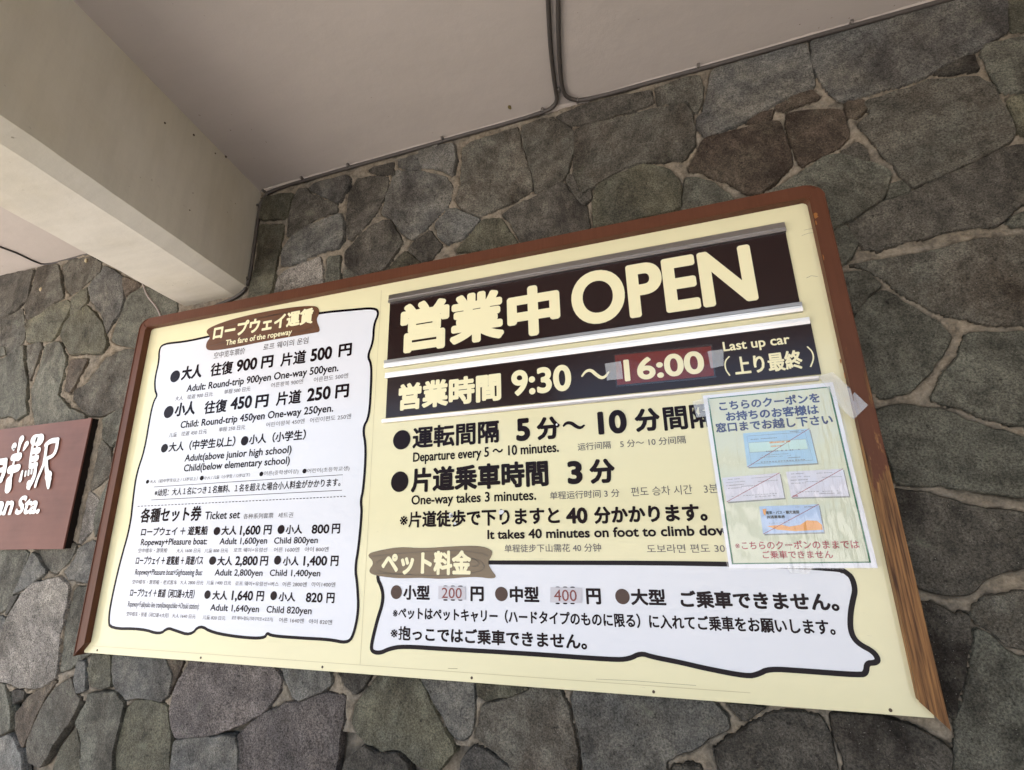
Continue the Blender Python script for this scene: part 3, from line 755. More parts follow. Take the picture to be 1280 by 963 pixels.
plaque('A1', [(358, 183), (400, 155), (500, 120), (650, 85), (800, 60), (920, 50), (947, 65), (945, 100), (930, 125), (957, 185), (920, 192), (800, 212), (650, 238), (500, 270), (400, 284), (362, 278), (365, 240), (388, 215)],
    PLAQ, GRAIN, FARE, [[(385, 190), (450, 165), (560, 135), (700, 100), (800, 85)], [(600, 120), (700, 105), (860, 72), (925, 75), (925, 100)], [(380, 262), (480, 235), (600, 215)], [(700, 205), (850, 185), (930, 165), (905, 150)], [(640, 135), (720, 128), (800, 100)]])
def L(c, s, x0, y0, x1, y1, h, mat=INK, par=None, bold=.012, **k):
    return text(c, s, (x0, y0), (x1, y1), h, mat, par or FARE, bold, **k)
B = .034; Bm = .022; TH = 0.006
L('A1', 'ロープウェイ運賃', 398, 228, 912, 146, 76, CREAM, bold=.03, lift=.0024)
L('A1', 'The fare of the ropeway', 465, 252, 805, 205, 28, CREAM, bold=.02, lift=.0024)
L('A1', '空中览车票价', 402, 325, 562, 302, 34, GREY, bold=TH); L('A1', '로프 웨이의 운임', 657, 280, 888, 250, 34, GREY, bold=TH)
disc('A1', 203, 416, 24, 30, INK, FARE); disc('A1', 170, 600, 24, 31, INK, FARE)
L('A1', '大人', 232, 438, 337, 420, 70, bold=B); L('A1', '往復', 382, 418, 497, 402, 68, bold=Bm); L('A1', '900', 517, 392, 622, 380, 62, bold=.04); L('A1', '円', 645, 378, 705, 368, 64, bold=B)
L('A1', '片道', 745, 368, 875, 347, 70, bold=Bm); L('A1', '500', 900, 340, 1010, 325, 66, bold=.04); L('A1', '円', 1045, 318, 1112, 308, 66, bold=B)
L('A1', 'Adult: Round-trip 900yen One-way 500yen.', 262, 493, 1045, 393, 36, bold=.02)
L('A1', '大人　往返 900 日元', 202, 540, 395, 522, 24, GREY, bold=TH); L('A1', '单程 500 日元', 455, 508, 590, 492, 24, GREY, bold=TH)
L('A1', '어른왕복 900엔', 697, 472, 862, 457, 25, GREY, bold=0); L('A1', '어른편도 500엔', 918, 444, 1095, 428, 26, GREY, bold=0)
L('A1', '小人', 197, 627, 303, 610, 70, bold=B); L('A1', '往復', 350, 612, 465, 600, 68, bold=Bm); L('A1', '450', 486, 590, 595, 577, 64, bold=.04); L('A1', '円', 615, 582, 680, 572, 66, bold=B)
L('A1', '片道', 722, 572, 850, 552, 72, bold=Bm); L('A1', '250', 882, 548, 1003, 530, 68, bold=.04); L('A1', '円', 1028, 532, 1097, 522, 70, bold=B)
L('A2', 'Child: Round-trip 450yen One-way 250yen.', 230, 142, 1018, 67, 36, bold=.02)
L('A2', '儿童　往返 450 日元', 170, 193, 365, 177, 24, GREY, bold=TH); L('A2', '单程 250 日元', 427, 165, 563, 154, 24, GREY, bold=TH)
L('A2', '어린이왕복 450엔', 672, 140, 870, 124, 25, GREY, bold=0); L('A2', '어린이편도 250엔', 898, 117, 1110, 100, 26, GREY, bold=0)
disc('A2', 148, 250, 17, 22, INK, FARE); L('A2', '大人（中学生以上）', 168, 270, 510, 240, 50, bold=.02)
disc('A2', 562, 212, 19, 24, INK, FARE); L('A2', '小人（小学生）', 583, 230, 875, 208, 52, bold=.02)
L('A2', 'Adult(above junior high school)', 252, 315, 802, 278, 36, bold=.018); L('A2', 'Child(below elementary school)', 247, 366, 793, 335, 36, bold=.018)
disc('A2', 61, 423, 8, 10, INK, FARE); L('A2', '大人（初中学生以上 / 13岁以上）', 72, 432, 318, 416, 19, GREY, bold=.006)
disc('A2', 341, 404, 10, 12, INK, FARE); L('A2', '小人 / 儿童（小学生 / 12岁以下）', 352, 412, 588, 398, 19, GREY, bold=.006)
disc('A2', 648, 383, 10, 12, INK, FARE); L('A2', '어른(중학생이상)', 660, 396, 838, 384, 27, GREY, bold=0)
disc('A2', 871, 368, 11, 12, INK, FARE); L('A2', '어린이(초등학교생)', 884, 383, 1102, 368, 27, GREY, bold=0)
L('A2', '※幼児：大人１名につき１名無料、１名を超えた場合小人料金がかかります。', 95, 497, 1055, 449, 38, bold=.012)
bm = bmesh.new(); ribbon(bm, pxs('A2', [(95, 450), (1068, 387), (1064, 467), (80, 517)], D_PANEL), .0016, yp - .0012, True)
for i in range(62):
    a, b_ = i / 62, (i + .6) / 62; f = lambda t: (10 + 1080 * t, 550 - 52 * t)
    ribbon(bm, pxs('A2', [f(a), f(b_)], D_PANEL), .0022, yp - .0012)
bm_obj('ruled_lines', bm, INK, FARE)
L('A3', '各種セット券', 135, 132, 430, 120, 70, bold=.022); L('A3', 'Ticket set', 450, 116, 620, 108, 38, bold=.014)
L('A3', '各种系列套票', 637, 113, 782, 108, 26, GREY, bold=TH); L('A3', '세트권', 805, 108, 878, 105, 26, GREY, bold=0)
rows = [
 [('ロープウェイ ＋ 遊覧船', 140, 196, 462, 190, 42, .018), (510, 171, 16, 20), ('大人', 530, 191, 603, 189, 44, .026), ('1,600', 620, 190, 718, 187, 44, .03), ('円', 735, 189, 772, 187, 46, .026),
  (821, 163, 17, 22), ('小人', 842, 186, 922, 184, 44, .026), ('800', 968, 184, 1053, 182, 44, .03), ('円', 1066, 184, 1105, 182, 48, .026),
  ('Ropeway+Pleasure boat:', 140, 240, 460, 236, 31, .016), ('Adult 1,600yen', 522, 235, 752, 233, 31, .016), ('Child 800yen', 786, 232, 998, 230, 31, .016)],
 [('ロープウェイ ＋ 遊覧船 ＋ 周遊バス', 114, 336, 440, 334, 42, .016), (489, 314, 17, 21), ('大人', 510, 338, 582, 338, 44, .026), ('2,800', 597, 337, 705, 336, 44, .03), ('円', 718, 339, 755, 338, 46, .026),
  (804, 312, 17, 22), ('小人', 828, 339, 905, 338, 44, .026), ('1,400', 928, 338, 1042, 338, 46, .03), ('円', 1060, 341, 1097, 340, 50, .026),
  ('Ropeway+Pleasure boat+Sightseeing Bus:', 112, 383, 438, 385, 28, .006), ('Adult 2,800yen', 498, 387, 730, 388, 31, .016), ('Child 1,400yen', 765, 388, 1010, 391, 31, .016)],
 [('ロープウェイ ＋ 鉄道（河口湖→大月）', 86, 492, 398, 496, 42, .014), (464, 479, 15, 21), ('大人', 486, 504, 558, 505, 44, .026), ('1,640', 580, 505, 682, 508, 46, .03), ('円', 700, 509, 735, 511, 48, .026),
  (785, 484, 16, 22), ('小人', 808, 511, 888, 513, 44, .026), ('820', 940, 515, 1020, 517, 46, .03), ('円', 1040, 519, 1078, 521, 50, .026),
  ('Ropeway+Fujikyuko line train(kawaguchiko→Otsuki station):', 77, 537, 422, 549, 27, .004), ('Adult 1,640yen', 477, 556, 713, 564, 31, .016), ('Child 820yen', 749, 567, 968, 573, 33, .016)]]
for r in rows:
    for q in r:
        if len(q) == 4: disc('A3', *q, INK, FARE)
        else: L('A3', q[0], *q[1:6], bold=q[6])
for s, x0, y0, x1, y1, hh in (('空中缆车・游览船', 127, 276, 268, 275, 21), ('大人 1600 日元', 312, 276, 430, 275, 20), ('儿童 800 日元', 449, 276, 563, 275, 20), ('로프 웨이+유람선', 590, 273, 752, 273, 21),
    ('어른 1600엔', 785, 273, 908, 273, 23), ('아이 800엔', 935, 271, 1050, 271, 23), ('空中缆车・游览船・老式客车', 98, 428, 315, 430, 21), ('大人 2800 日元', 330, 430, 443, 431, 20), ('儿童 1400 日元', 459, 431, 578, 432, 20),
    ('로프 웨이+유람선+버스', 597, 436, 808, 438, 21), ('어른 2800엔', 827, 440, 944, 441, 23), ('아이1400엔', 968, 441, 1083, 442, 23), ('空中缆车・铁道（河口湖→大月）', 70, 584, 275, 590, 22), ('大人 1640 日元', 291, 591, 405, 595, 20),
    ('儿童 820 日元', 440, 599, 550, 603, 20), ('로프 웨이+철도(가와구치코→오츠키)', 580, 605, 780, 611, 22), ('어른 1640엔', 810, 613, 930, 618, 23), ('아이 820엔', 955, 620, 1067, 625, 23)):
    L('A3', s, x0, y0, x1, y1, hh, GREY, bold=TH)

# plates in aluminium rails
def quad(c, pts, d): return pxs(c, pts, d)
def boxq(name, xa, xb, za, zb, y0, y1, mat, bevel=.0006):
    bm = bmesh.new(); add_box(bm, xa, xb, y0, y1, za, zb, bevel); return bm_obj(name, bm, mat, SIGN)
def P1(c, x, y, d=D_PANEL): return on_wall(*full(c, x, y), d)
pl = .004                                     # plate stands proud of the panel
dP = D_PANEL - pl
a = P1('B1', 66, 412, dP); b_ = P1('B1', 55, 692, dP); c_ = P1('B2', 932, 78, dP); d_ = P1('B2', 1003, 425, dP)
xa, xb = (a.x + b_.x) / 2, (c_.x + d_.x) / 2; zt, zb = (a.y + c_.y) / 2, (b_.y + d_.y) / 2
OPENP = boxq('opening_plate', xa, xb, zb - .006, zt + .006, Y(dP), yp - .0002, PLATE)
def rail(xa, xb, z0, z1, split):
    """extruded aluminium channel: back flange, standing lip and a groove"""
    bm = bmesh.new(); hgt = z1 - z0
    if split == 'top': prof = [(0, .0), (0, -.012), (.30, -.012), (.30, -.0075), (.42, -.0075), (.42, -.011), (1, -.0085), (1, 0)]
    elif split == 'bottom': prof = [(0, 0), (0, -.010), (.34, -.0125), (.36, -.0095), (.62, -.0105), (.64, -.0125), (1, -.0125), (1, 0)]
    else: prof = [(0, 0), (0, -.009), (.45, -.011), (.5, -.009), (1, -.0105), (1, 0)]
    va = [bm.verts.new((xa, yp - .0003 + q[1], z0 + q[0] * hgt)) for q in prof]; vb = [bm.verts.new((xb, yp - .0003 + q[1], z0 + q[0] * hgt)) for q in prof]
    n = len(prof)
    for i in range(n): bm.faces.new((va[i], vb[i], vb[(i + 1) % n], va[(i + 1) % n]))
    bm.faces.new(va); bm.faces.new(list(reversed(vb)))
    o = bm_obj('aluminium_rail', bm, ALU, SIGN); return o
dr = D_PANEL - .010
def zr(p, q): return ((P1(*p, dr) + P1(*q, dr)) / 2).y
z1, z0 = zr(('B1', 65, 380), ('B2', 928, 28)), zr(('B1', 68, 415), ('B2', 935, 78)); rail(xa - .002, xb + .001, z0, z1, 'top')
z1, z0 = zr(('B1', 57, 692), ('B2', 1003, 420)), zr(('B1', 50, 730), ('B2', 1010, 460)); rail(xa - .006, xb + .002, z0, z1, 'bottom')
a = P1('B1', 58, 778, dP); b_ = P1('B1', 44, 960, dP); c_ = P1('B2', 1055, 508, dP); d_ = P1('B2', 1106, 780, dP)
ya, yb = (a.x + b_.x) / 2, (c_.x + d_.x) / 2; zt2, zb2 = (a.y + c_.y) / 2, (b_.y + d_.y) / 2
HOURP = boxq('hours_plate', ya, yb, zb2, zt2, Y(dP), yp - .0002, PLATE)
z1, z0 = zr(('B1', 46, 755), ('B2', 1023, 492)), zr(('B1', 46, 786), ('B2', 1023, 516)); rail(ya - .006, xb + .012, z0, z1, 'mid')
z1, z0 = zr(('X', 205, 885), ('B2', 1090, 772)), zr(('X', 200, 908), ('B2', 1098, 790)); rail(ya - .010, yb - .008, z0, z1, 'mid')
LP = dict(d=dP, lift=.0006)
L('B1', '営', 115, 662, 348, 632, 240, CREAM, OPENP, .038, **LP); L('B1', '業', 358, 622, 615, 590, 240, CREAM, OPENP, .032, **LP); L('B1', '中', 638, 592, 888, 555, 240, CREAM, OPENP, .045, **LP)
L('FULL', 'OPEN', 717, 405.5, 948, 377, 66, CREAM, OPENP, .035, **LP)
L('B1', '営業時間', 108, 937, 602, 888, 128, CREAM, HOURP, .03, **LP); L('B1', '9:30', 655, 862, 942, 843, 122, CREAM, HOURP, .03, **LP)
def wave(c, pts, wd, mat, par, d=D_PANEL, lift=.0012):
    bm = bmesh.new(); ribbon(bm, smooth_path(pxs(c, pts, d), 3), lambda t: wd * (.45 + .8 * math.sin(math.pi * min(1, max(0, t)))), Y(d) - lift); return bm_obj('wave_dash', bm, mat, par)
wave('B1', [(990, 775), (1010, 748), (1035, 742), (1060, 765), (1085, 782), (1105, 775), (1122, 750)], .0075, CREAM, HOURP, dP, .0006)
L('B2', 'Last up car', 634, 652, 955, 616, 46, CREAM, HOURP, .02, **LP); L('B2', '上り最終', 693, 770, 1020, 735, 92, CREAM, HOURP, .019, **LP)
bm = bmesh.new()
ribbon(bm, smooth_path(pxs('B2', [(662, 677), (640, 700), (642, 740), (664, 770)], dP), 2), .0032, Y(dP) - .0006); ribbon(bm, smooth_path(pxs('B2', [(1036, 630), (1062, 655), (1068, 690), (1052, 728)], dP), 2), .0032, Y(dP) - .0006)
bm_obj('bracket_print', bm, CREAM, HOURP)
# printed text straight on the panel
R_ = SIGN
disc('B3', 203, 194, 42, 47, INK, R_); disc('B3', 193, 397, 42, 50, INK, R_)
L('B3', '運転間隔', 255, 238, 675, 207, 106, par=R_, bold=.022); L('B3', '5', 760, 200, 825, 195, 108, par=R_, bold=.05); L('B3', '分', 860, 195, 972, 189, 110, par=R_, bold=.038)
wave('B3', [(985, 130), (1000, 112), (1025, 112), (1048, 130), (1070, 138), (1090, 122)], .008, INK, R_)
L('B4', '10', 92, 235, 205, 226, 92, par=R_, bold=.05); L('B4', '分', 240, 225, 340, 218, 92, par=R_, bold=.038); L('B4', '間隔', 355, 218, 565, 206, 95, par=R_, bold=.022)
L('B3', 'Departure every 5 〜 10 minutes.', 258, 298, 965, 256, 46, par=R_, bold=.02); L('B4', '运行间隔　5 分〜 10 分间隔', 8, 300, 440, 270, 30, GREY, R_, TH)
L('B3', '片道乗車時間', 248, 447, 915, 420, 118, par=R_, bold=.028); L('B3', '3', 1010, 408, 1080, 405, 110, par=R_, bold=.05); L('B3', '分', 1118, 407, 1240, 402, 118, par=R_, bold=.038)
L('B3', 'One-way takes 3 minutes.', 250, 506, 855, 488, 46, par=R_, bold=.02); L('B3', '单程运行时间 3 分', 922, 483, 1260, 472, 38, GREY, R_, TH)
L('B4', '편도 승차 시간　3분', 222, 482, 570, 470, 37, GREY, R_, 0)
L('B3', '※片道徒歩で下りますと', 192, 620, 970, 604, 78, par=R_, bold=.024); L('B3', '40', 1002, 600, 1105, 598, 76, par=R_, bold=.045); L('B4', '分かかります。', 75, 592, 528, 582, 68, par=R_, bold=.03)
L('FULL', 'It takes 40 minutes on foot to climb down', 609.5, 673.3, 921, 670, 11.5, par=R_, bold=.03)
L('B3', '单程徒步下山需花 40 分钟', 702, 740, 1170, 736, 38, GREY, R_, TH); L('B4', '도보라면 편도 30분', 285, 708, 640, 708, 34, GREY, R_, 0)
bm = bmesh.new()                                    # small losses in the print and adhesive marks
for c, x, y, r in (('B3', 440, 560, 15), ('B3', 685, 545, 16), ('B3', 462, 600, 8), ('B3', 955, 120, 6), ('F', 430, 15, 6)):
    p = P1(c, x, y); n = 9; r /= CROPS[c][2]; sc_ = .0021
    vs = [bm.verts.new((p.x + math.cos(t) * r * sc_ * random.uniform(.6, 1.2), yp - .0018, p.y + math.sin(t) * r * sc_ * random.uniform(.6, 1.2))) for t in [2 * math.pi * k / n for k in range(n)]]
    bm.faces.new(vs)
bm_obj('paint_loss', bm, WHI, SIGN)
# pet fare box
OUT2 = [(612, 703.3), (905, 704.3), (1050, 711), (1058, 716), (1065, 722), (1069, 737.4), (1066, 750), (1063.3, 764), (1062.5, 778), (1063.3, 788), (1067, 798), (1075, 806), (1091.8, 814.7), (1098, 824.8), (1093.5, 828.8), (1083.5, 828.8),
    (1082.4, 841.5), (1075, 844), (1001, 838.5), (961, 836), (947.4, 843), (934, 845.6), (883.6, 836), (850, 828), (816, 821.4), (801, 816.4), (786, 824), (766, 824.8), (655, 816.8), (554, 811.3), (504, 808), (487, 811), (475.4, 816.6),
    (465, 814.7), (464.3, 806), (472, 774.4), (478.8, 754), (478.8, 737.4), (470.4, 720), (480, 703)]
PET = sheet('pet_fare_sheet', smooth_path(pxs('FULL', OUT2, D_PANEL), 1, True), yp - .0005, .0004, WHI, SIGN)
outline(OUT2, .0105, PET, True, 2)
disc('G', 602, 220, 11, 9, INK2, PET)
plaque('B5', [(30, 50), (100, 30), (200, 14), (300, 22), (450, 12), (580, 8), (640, 28), (642, 55), (618, 90), (640, 130), (664, 160), (640, 170), (560, 158), (400, 172), (300, 164), (200, 168), (130, 162), (60, 150), (42, 130), (72, 90)],
    PLAQ2, GRAIN2, PET, [[(60, 60), (150, 50), (300, 38), (450, 30), (600, 45), (620, 60)], [(75, 100), (100, 75), (200, 62)], [(70, 140), (200, 150), (400, 155), (560, 140), (610, 120), (590, 80), (540, 70)], [(340, 60), (450, 50), (560, 75), (585, 95), (560, 110), (545, 108)], [(90, 125), (110, 140), (250, 148)]])
L('B5', 'ペット料金', 105, 150, 540, 148, 112, CREAM, PET, .03, lift=.0024)
BRN = plain('bullet_brown', (.055, .026, .018), .2, .25)
disc('B5', 177, 234, 27, 34, BRN, PET); disc('B5', 686, 243, 31, 35, BRN, PET); disc('F', 1066, 315, 27, 29, BRN, PET)
L('B5', '小型', 210, 272, 338, 272, 70, par=PET, bold=.028); L('B5', '円', 537, 277, 600, 279, 70, par=PET, bold=.032); L('B5', '中型', 728, 282, 870, 285, 76, par=PET, bold=.028)
L('B5', '円', 1100, 292, 1170, 294, 76, par=PET, bold=.032); L('F', '大型', 1100, 346, 1230, 350, 60, par=PET, bold=.028); L('G', 'ご乗車できません。', 5, 356, 595, 370, 63, par=PET, bold=.028)
L('FULL', '※ペットはペットキャリー（ハードタイプのものに限る）に入れてご乗車をお願いします。', 491, 771.8, 1045.5, 797, 15.3, par=PET, bold=.02)
L('FULL', '※抱っこではご乗車できません。', 488, 801, 734, 811, 17.5, par=PET, bold=.024)
outline([(1005, 288), (1020, 285)], .0006, SIGN, False, 0, GREY, .0006).name = 'scratch'
outline([(1002, 295), (1010, 292), (1018, 291)], .0006, SIGN, False, 0, GREY, .0006).name = 'scratch'
outline([(1008, 348), (1014, 345), (1022, 346)], .0008, SIGN, False, 0, GREY, .0006).name = 'scratch'
outline([(560, 835.5), (566, 836), (572, 836)], .0008, SIGN, False, 0, SCREW, .0006).name = 'scratch'
outline([(745, 849), (790, 851), (870, 857)], .0005, SIGN, False, 0, GREY, .0006).name = 'scratch'

# ------------------------------------------------------------------ things taped to the sign
def flat_sheet(name, c, pts, d, mat, parent, th=.0003): return sheet(name, pxs(c, pts, d), Y(d), th, mat, parent)
def wavy(name, c, corners, d, mat, parent, amp=.0012, nx=16, nz=20, curl=None, cells=14):
    """thin sheet with a soft swell; corners TL TR BR BL in crop pixels"""
    q = pxs(c, corners, d); vs, fs = [], []
    for j in range(nz + 1):
        for i in range(nx + 1):
            u, v = i / nx, j / nz; p = q[0].lerp(q[1], u).lerp(q[3].lerp(q[2], u), v)
            y = Y(d) - amp * (.5 + .5 * noise.noise(Vector((p.x * cells, p.y * cells, d * 100))))
            if curl: y -= curl(u, v)
            vs.append((p.x, y, p.y))
    for j in range(nz):
        for i in range(nx):
            a = j * (nx + 1) + i; fs.append((a, a + 1, a + nx + 2, a + nx + 1))
    return obj(name, vs, fs, mat, parent, True)
dC = dP - .0022
CARD = thing('time_card', (P1('B2', 350, 720).x, Y(dC), P1('B2', 350, 800).y), 'red laminated 16:00 card taped over the dark opening hours plate', 'card')
flat_sheet('red_card', 'B2', [(110, 672), (573, 628), (588, 770), (122, 815)], dC, RED, CARD)
L('B2', '16:00', 160, 795, 545, 757, 106, CREAM, CARD, .03, d=dC, lift=.0005)
wavy('laminate', 'B2', [(104, 668), (578, 618), (597, 780), (117, 824)], dC - .0011, CARDF, CARD, .0006)
wavy('tape', 'B2', [(62, 712), (140, 700), (150, 785), (72, 793)], dC - .0022, TAPE, CARD, .0006, 4, 4); wavy('tape', 'B2', [(556, 652), (632, 643), (634, 722), (572, 735)], dC - .0022, TAPE, CARD, .0006, 4, 4)
for (nm, q, tx, lab) in (('price_sticker', [(380, 205), (512, 208), (512, 271), (380, 268)], ('200', 398, 263, 495, 263, 50), 'small clear price sticker reading 200 stuck beside the small pet fare'),
                        ('price_sticker', [(924, 210), (1076, 214), (1076, 288), (922, 284)], ('400', 943, 276, 1053, 277, 54), 'small clear price sticker reading 400 stuck beside the medium pet fare')):
    p = P1('B5', *q[3]); t = thing(nm, (p.x, yp - .002, p.y), lab, 'sticker', 'price stickers on the pet fares')
    for k in range(3): # the old digits peek out above and below
        cx = q[0][0] + 35 + k * 36; disc('B5', cx, q[0][1] + 1, 11, 4, INK, t, D_PANEL, .0011); disc('B5', cx, q[2][1] + 1, 11, 4, INK, t, D_PANEL, .0011)
    flat_sheet('sticker_film', 'B5', q, D_PANEL - .0020, plain('sticker_grey', (.56, .54, .58), .35, .5, vary=.2), t, .0002)
    L('B5', tx[0], *tx[1:6], plain('sticker_digit', (.20, .035, .03), .4), t, .006, d=D_PANEL, lift=.0026)

dN = D_PANEL - .007
NOTE = thing('coupon_notice', (P1('N4', 300, 900).x, Y(dN), P1('N4', 300, 900).y), 'laminated coupon notice with green border taped over the lower right of the big sign', 'notice')
cor = [(66, 124), (645, 64), (846, 892), (184, 893)]
bm = bmesh.new(); prism(bm, pxs('N4', cor, dN), Y(dN), Y(dN) + .0003); bm_obj('paper', bm, PAPER, NOTE)
flat_sheet('cream_ground', 'N4', [(90, 138), (629, 86), (811, 866), (199, 873)], dN - .0005, PAPER_C, NOTE, .0003)
bm = bmesh.new(); ribbon(bm, pxs('N4', [(90, 138), (629, 86), (811, 866), (199, 873)], dN), .0044, Y(dN) - .0010, True); bm_obj('green_border', bm, GREEN, NOTE)
NL = dict(d=dN, lift=.0011)
L('N4', 'こちらのクーポンを', 141, 190, 590, 155, 42, NAVY, NOTE, .026, **NL); L('N4', 'お持ちのお客様は', 172, 240, 585, 206, 44, NAVY, NOTE, .026, **NL); L('N4', '窓口までお越し下さい', 127, 292, 648, 250, 44, NAVY, NOTE, .026, **NL)
L('N4', '※こちらのクーポンのままでは', 212, 812, 765, 802, 36, REDI, NOTE, .014, **NL); L('N4', 'ご乗車できません', 335, 853, 648, 847, 35, REDI, NOTE, .014, **NL)
def ticket(cr, mat, red=True):
    flat_sheet('ticket_shadow_print', 'N4', [(x + 6, y + 6) for x, y in cr], dN - .0009, plain('ticket_shadow_ink', (.25, .26, .24), .5), NOTE, .0002)
    o = flat_sheet('ticket_print', 'N4', cr, dN - .0013, mat, NOTE, .0002)
    bm = bmesh.new(); ribbon(bm, pxs('N4', [cr[3], cr[1]], dN), .0010, Y(dN) - .0026); bm_obj('diagonal_line', bm, REDI, NOTE)
    return o
def tl(cr, u0, u1, v, wd, mat=TINY):
    q = [Vector(p) for p in cr]; f = lambda u: q[0].lerp(q[1], u).lerp(q[3].lerp(q[2], u), v); n = 16
    bm = bmesh.new(); rng = random.Random(int(u0 * 97 + v * 1000 + cr[0][0]))
    for i in range(n):
        if rng.random() < .15: continue
        a = u0 + (u1 - u0) * i / n; b2 = a + (u1 - u0) / n * rng.uniform(.55, .85)
        ribbon(bm, pxs('N4', [tuple(f(a)), tuple(f(b2))], dN), wd, Y(dN) - .0022)
    if len(bm.verts): bm_obj('small_print', bm, mat, NOTE)['kind'] = 'stuff'
    else: bm.free()
T1 = [(245, 292), (540, 271), (577, 425), (264, 443)]; T2 = [(152, 490), (408, 468), (430, 580), (172, 598)]; T3 = [(436, 463), (690, 450), (718, 572), (460, 578)]; T4 = [(317, 618), (582, 608), (606, 733), (335, 741)]
ticket(T1, TK_B); ticket(T2, TK_W); ticket(T3, TK_W); ticket(T4, TK_S)
flat_sheet('ticket_inner_print', 'N4', [(270, 335), (525, 318), (535, 362), (275, 378)], dN - .0017, TK_B2, NOTE, .0002)
bm = bmesh.new(); ribbon(bm, pxs('N4', [(262, 305), (520, 287), (556, 412), (282, 430)], dN), .0008, Y(dN) - .0023, True); ribbon(bm, pxs('N4', [(270, 335), (525, 318), (535, 362), (275, 378)], dN), .0006, Y(dN) - .0023, True)
bm_obj('ruled_lines', bm, TINY, NOTE)
for v, u0, u1, wd in ((.05, .70, .95, .0020), (.20, .1, .5, .0016), (.58, .3, .8, .0026), (.68, .2, .62, .001), (.74, .2, .65, .001), (.8, .6, .78, .0018), (.88, .2, .85, .0018)): tl(T1, u0, u1, v, wd)
tl(T1, .35, .68, .33, .0036, TK_O); tl(T1, .38, .55, .44, .0028, TK_O)
for Tt in (T2, T3):
    for v, u0, u1, wd in ((.10, .08, .3, .0014), (.12, .5, .85, .001), (.22, .05, .4, .001), (.28, .6, .95, .001), (.34, .05, .35, .0016), (.42, .3, .6, .0012), (.46, .05, .3, .0014), (.80, .1, .9, .001), (.88, .5, .85, .0014)): tl(Tt, u0, u1, v, wd)
tl(T3, .03, .12, .95, .003, REDI)
flat_sheet('orange_print', 'N4', [(352, 705), (420, 700), (450, 708), (500, 700), (530, 680), (575, 682), (597, 700), (601, 722), (480, 728), (400, 722)], dN - .0017, TK_O, NOTE, .0002)
flat_sheet('orange_print', 'N4', [(332, 630), (350, 628), (345, 660), (336, 650)], dN - .0017, TK_O, NOTE, .0002)
L('N4', '電車・バス・観光施設', 348, 657, 496, 647, 15, INK2, NOTE, .02, d=dN, lift=.0024); L('N4', '共通乗車券', 352, 674, 432, 669, 14, INK2, NOTE, .02, d=dN, lift=.0024)
tl(T4, .12, .45, .62, .0010); tl(T4, .75, .93, .08, .0022); tl(T4, .6, .68, .07, .001)
wavy('laminate', 'N4', [(58, 116), (655, 55), (850, 897), (176, 899)], dN - .0042, FILM, NOTE, .0022, 40, 52, None, 26)
wavy('tape', 'N4', [(20, 150), (95, 130), (100, 215), (38, 222)], dN - .0068, TAPE, NOTE, .003, 8, 8, None, 60)
wavy('tape', 'N4', [(440, 885), (560, 885), (535, 918), (455, 915)], dN - .0004, TAPE, NOTE, .0008, 6, 4)
# the laminate's loose upper right corner sticks out over the frame
p = [P1('N4', 578, 40, dN), P1('N4', 640, 22, dN), P1('N4', 800, 168, D_FRAME), P1('N4', 735, 232, D_FRAME), P1('N4', 690, 205, dN)]
yy = [Y(dN) - .006, Y(dN) - .0075, Y(D_FRAME) - .0045, Y(D_FRAME) - .0035, Y(D_FRAME) - .0015]
obj('film_corner', [(q.x, y_, q.y) for q, y_ in zip(p, yy)], [(0, 1, 4), (1, 2, 3), (1, 3, 4)], TAPE, NOTE, True)

# ------------------------------------------------------------------ station name board on the left
dS = 1.300
sx1 = -1.6867 * dS; sx0 = sx1 - 1.25; szt = CAM.z + .3500 * dS; szb = CAM.z - .0332 * dS
ST_ = thing('station_board', (sx0, 0, szb), 'thick reddish brown wooden station name board with carved white letters, at the left edge', 'name board')
bm = bmesh.new(); add_box(bm, sx0, sx1, Y(dS), Y(dS) + .006, szb, szt, .0012); bm_obj('board_face', bm, BOARD, ST_)
bm = bmesh.new(); add_box(bm, sx0 + .001, sx1 - .0008, Y(dS) + .0062, -.002, szb + .001, szt - .001); bm_obj('board_core', bm, BOARD_SIDE, ST_)
def vstroke(pts, w0, w1=None, out=None):
    """one brush stroke of the carved characters, in V2 crop pixels, swelling from w0 to w1"""
    w1 = w1 or w0; P3 = smooth_path(pxs('V2', pts, dS), 2); out.append((P3, w0, w1))
def char(name, strokes):
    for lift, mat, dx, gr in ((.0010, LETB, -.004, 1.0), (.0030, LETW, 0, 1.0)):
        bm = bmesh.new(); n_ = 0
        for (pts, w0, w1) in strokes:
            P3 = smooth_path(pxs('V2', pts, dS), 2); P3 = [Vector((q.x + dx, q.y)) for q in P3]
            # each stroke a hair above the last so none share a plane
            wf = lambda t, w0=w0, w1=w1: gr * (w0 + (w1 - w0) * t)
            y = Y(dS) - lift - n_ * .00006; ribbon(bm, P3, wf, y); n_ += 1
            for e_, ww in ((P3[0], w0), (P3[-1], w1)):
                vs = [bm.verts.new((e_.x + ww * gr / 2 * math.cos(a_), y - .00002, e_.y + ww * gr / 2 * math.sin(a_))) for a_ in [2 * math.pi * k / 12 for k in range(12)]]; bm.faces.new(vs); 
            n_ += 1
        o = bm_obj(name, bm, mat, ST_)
c_ = .0021   # metres per V2 pixel, roughly, for stroke widths
def s_(pts, a, b_=None): return (pts, a * c_ / 3.0, (b_ or a) * c_ / 3.0)
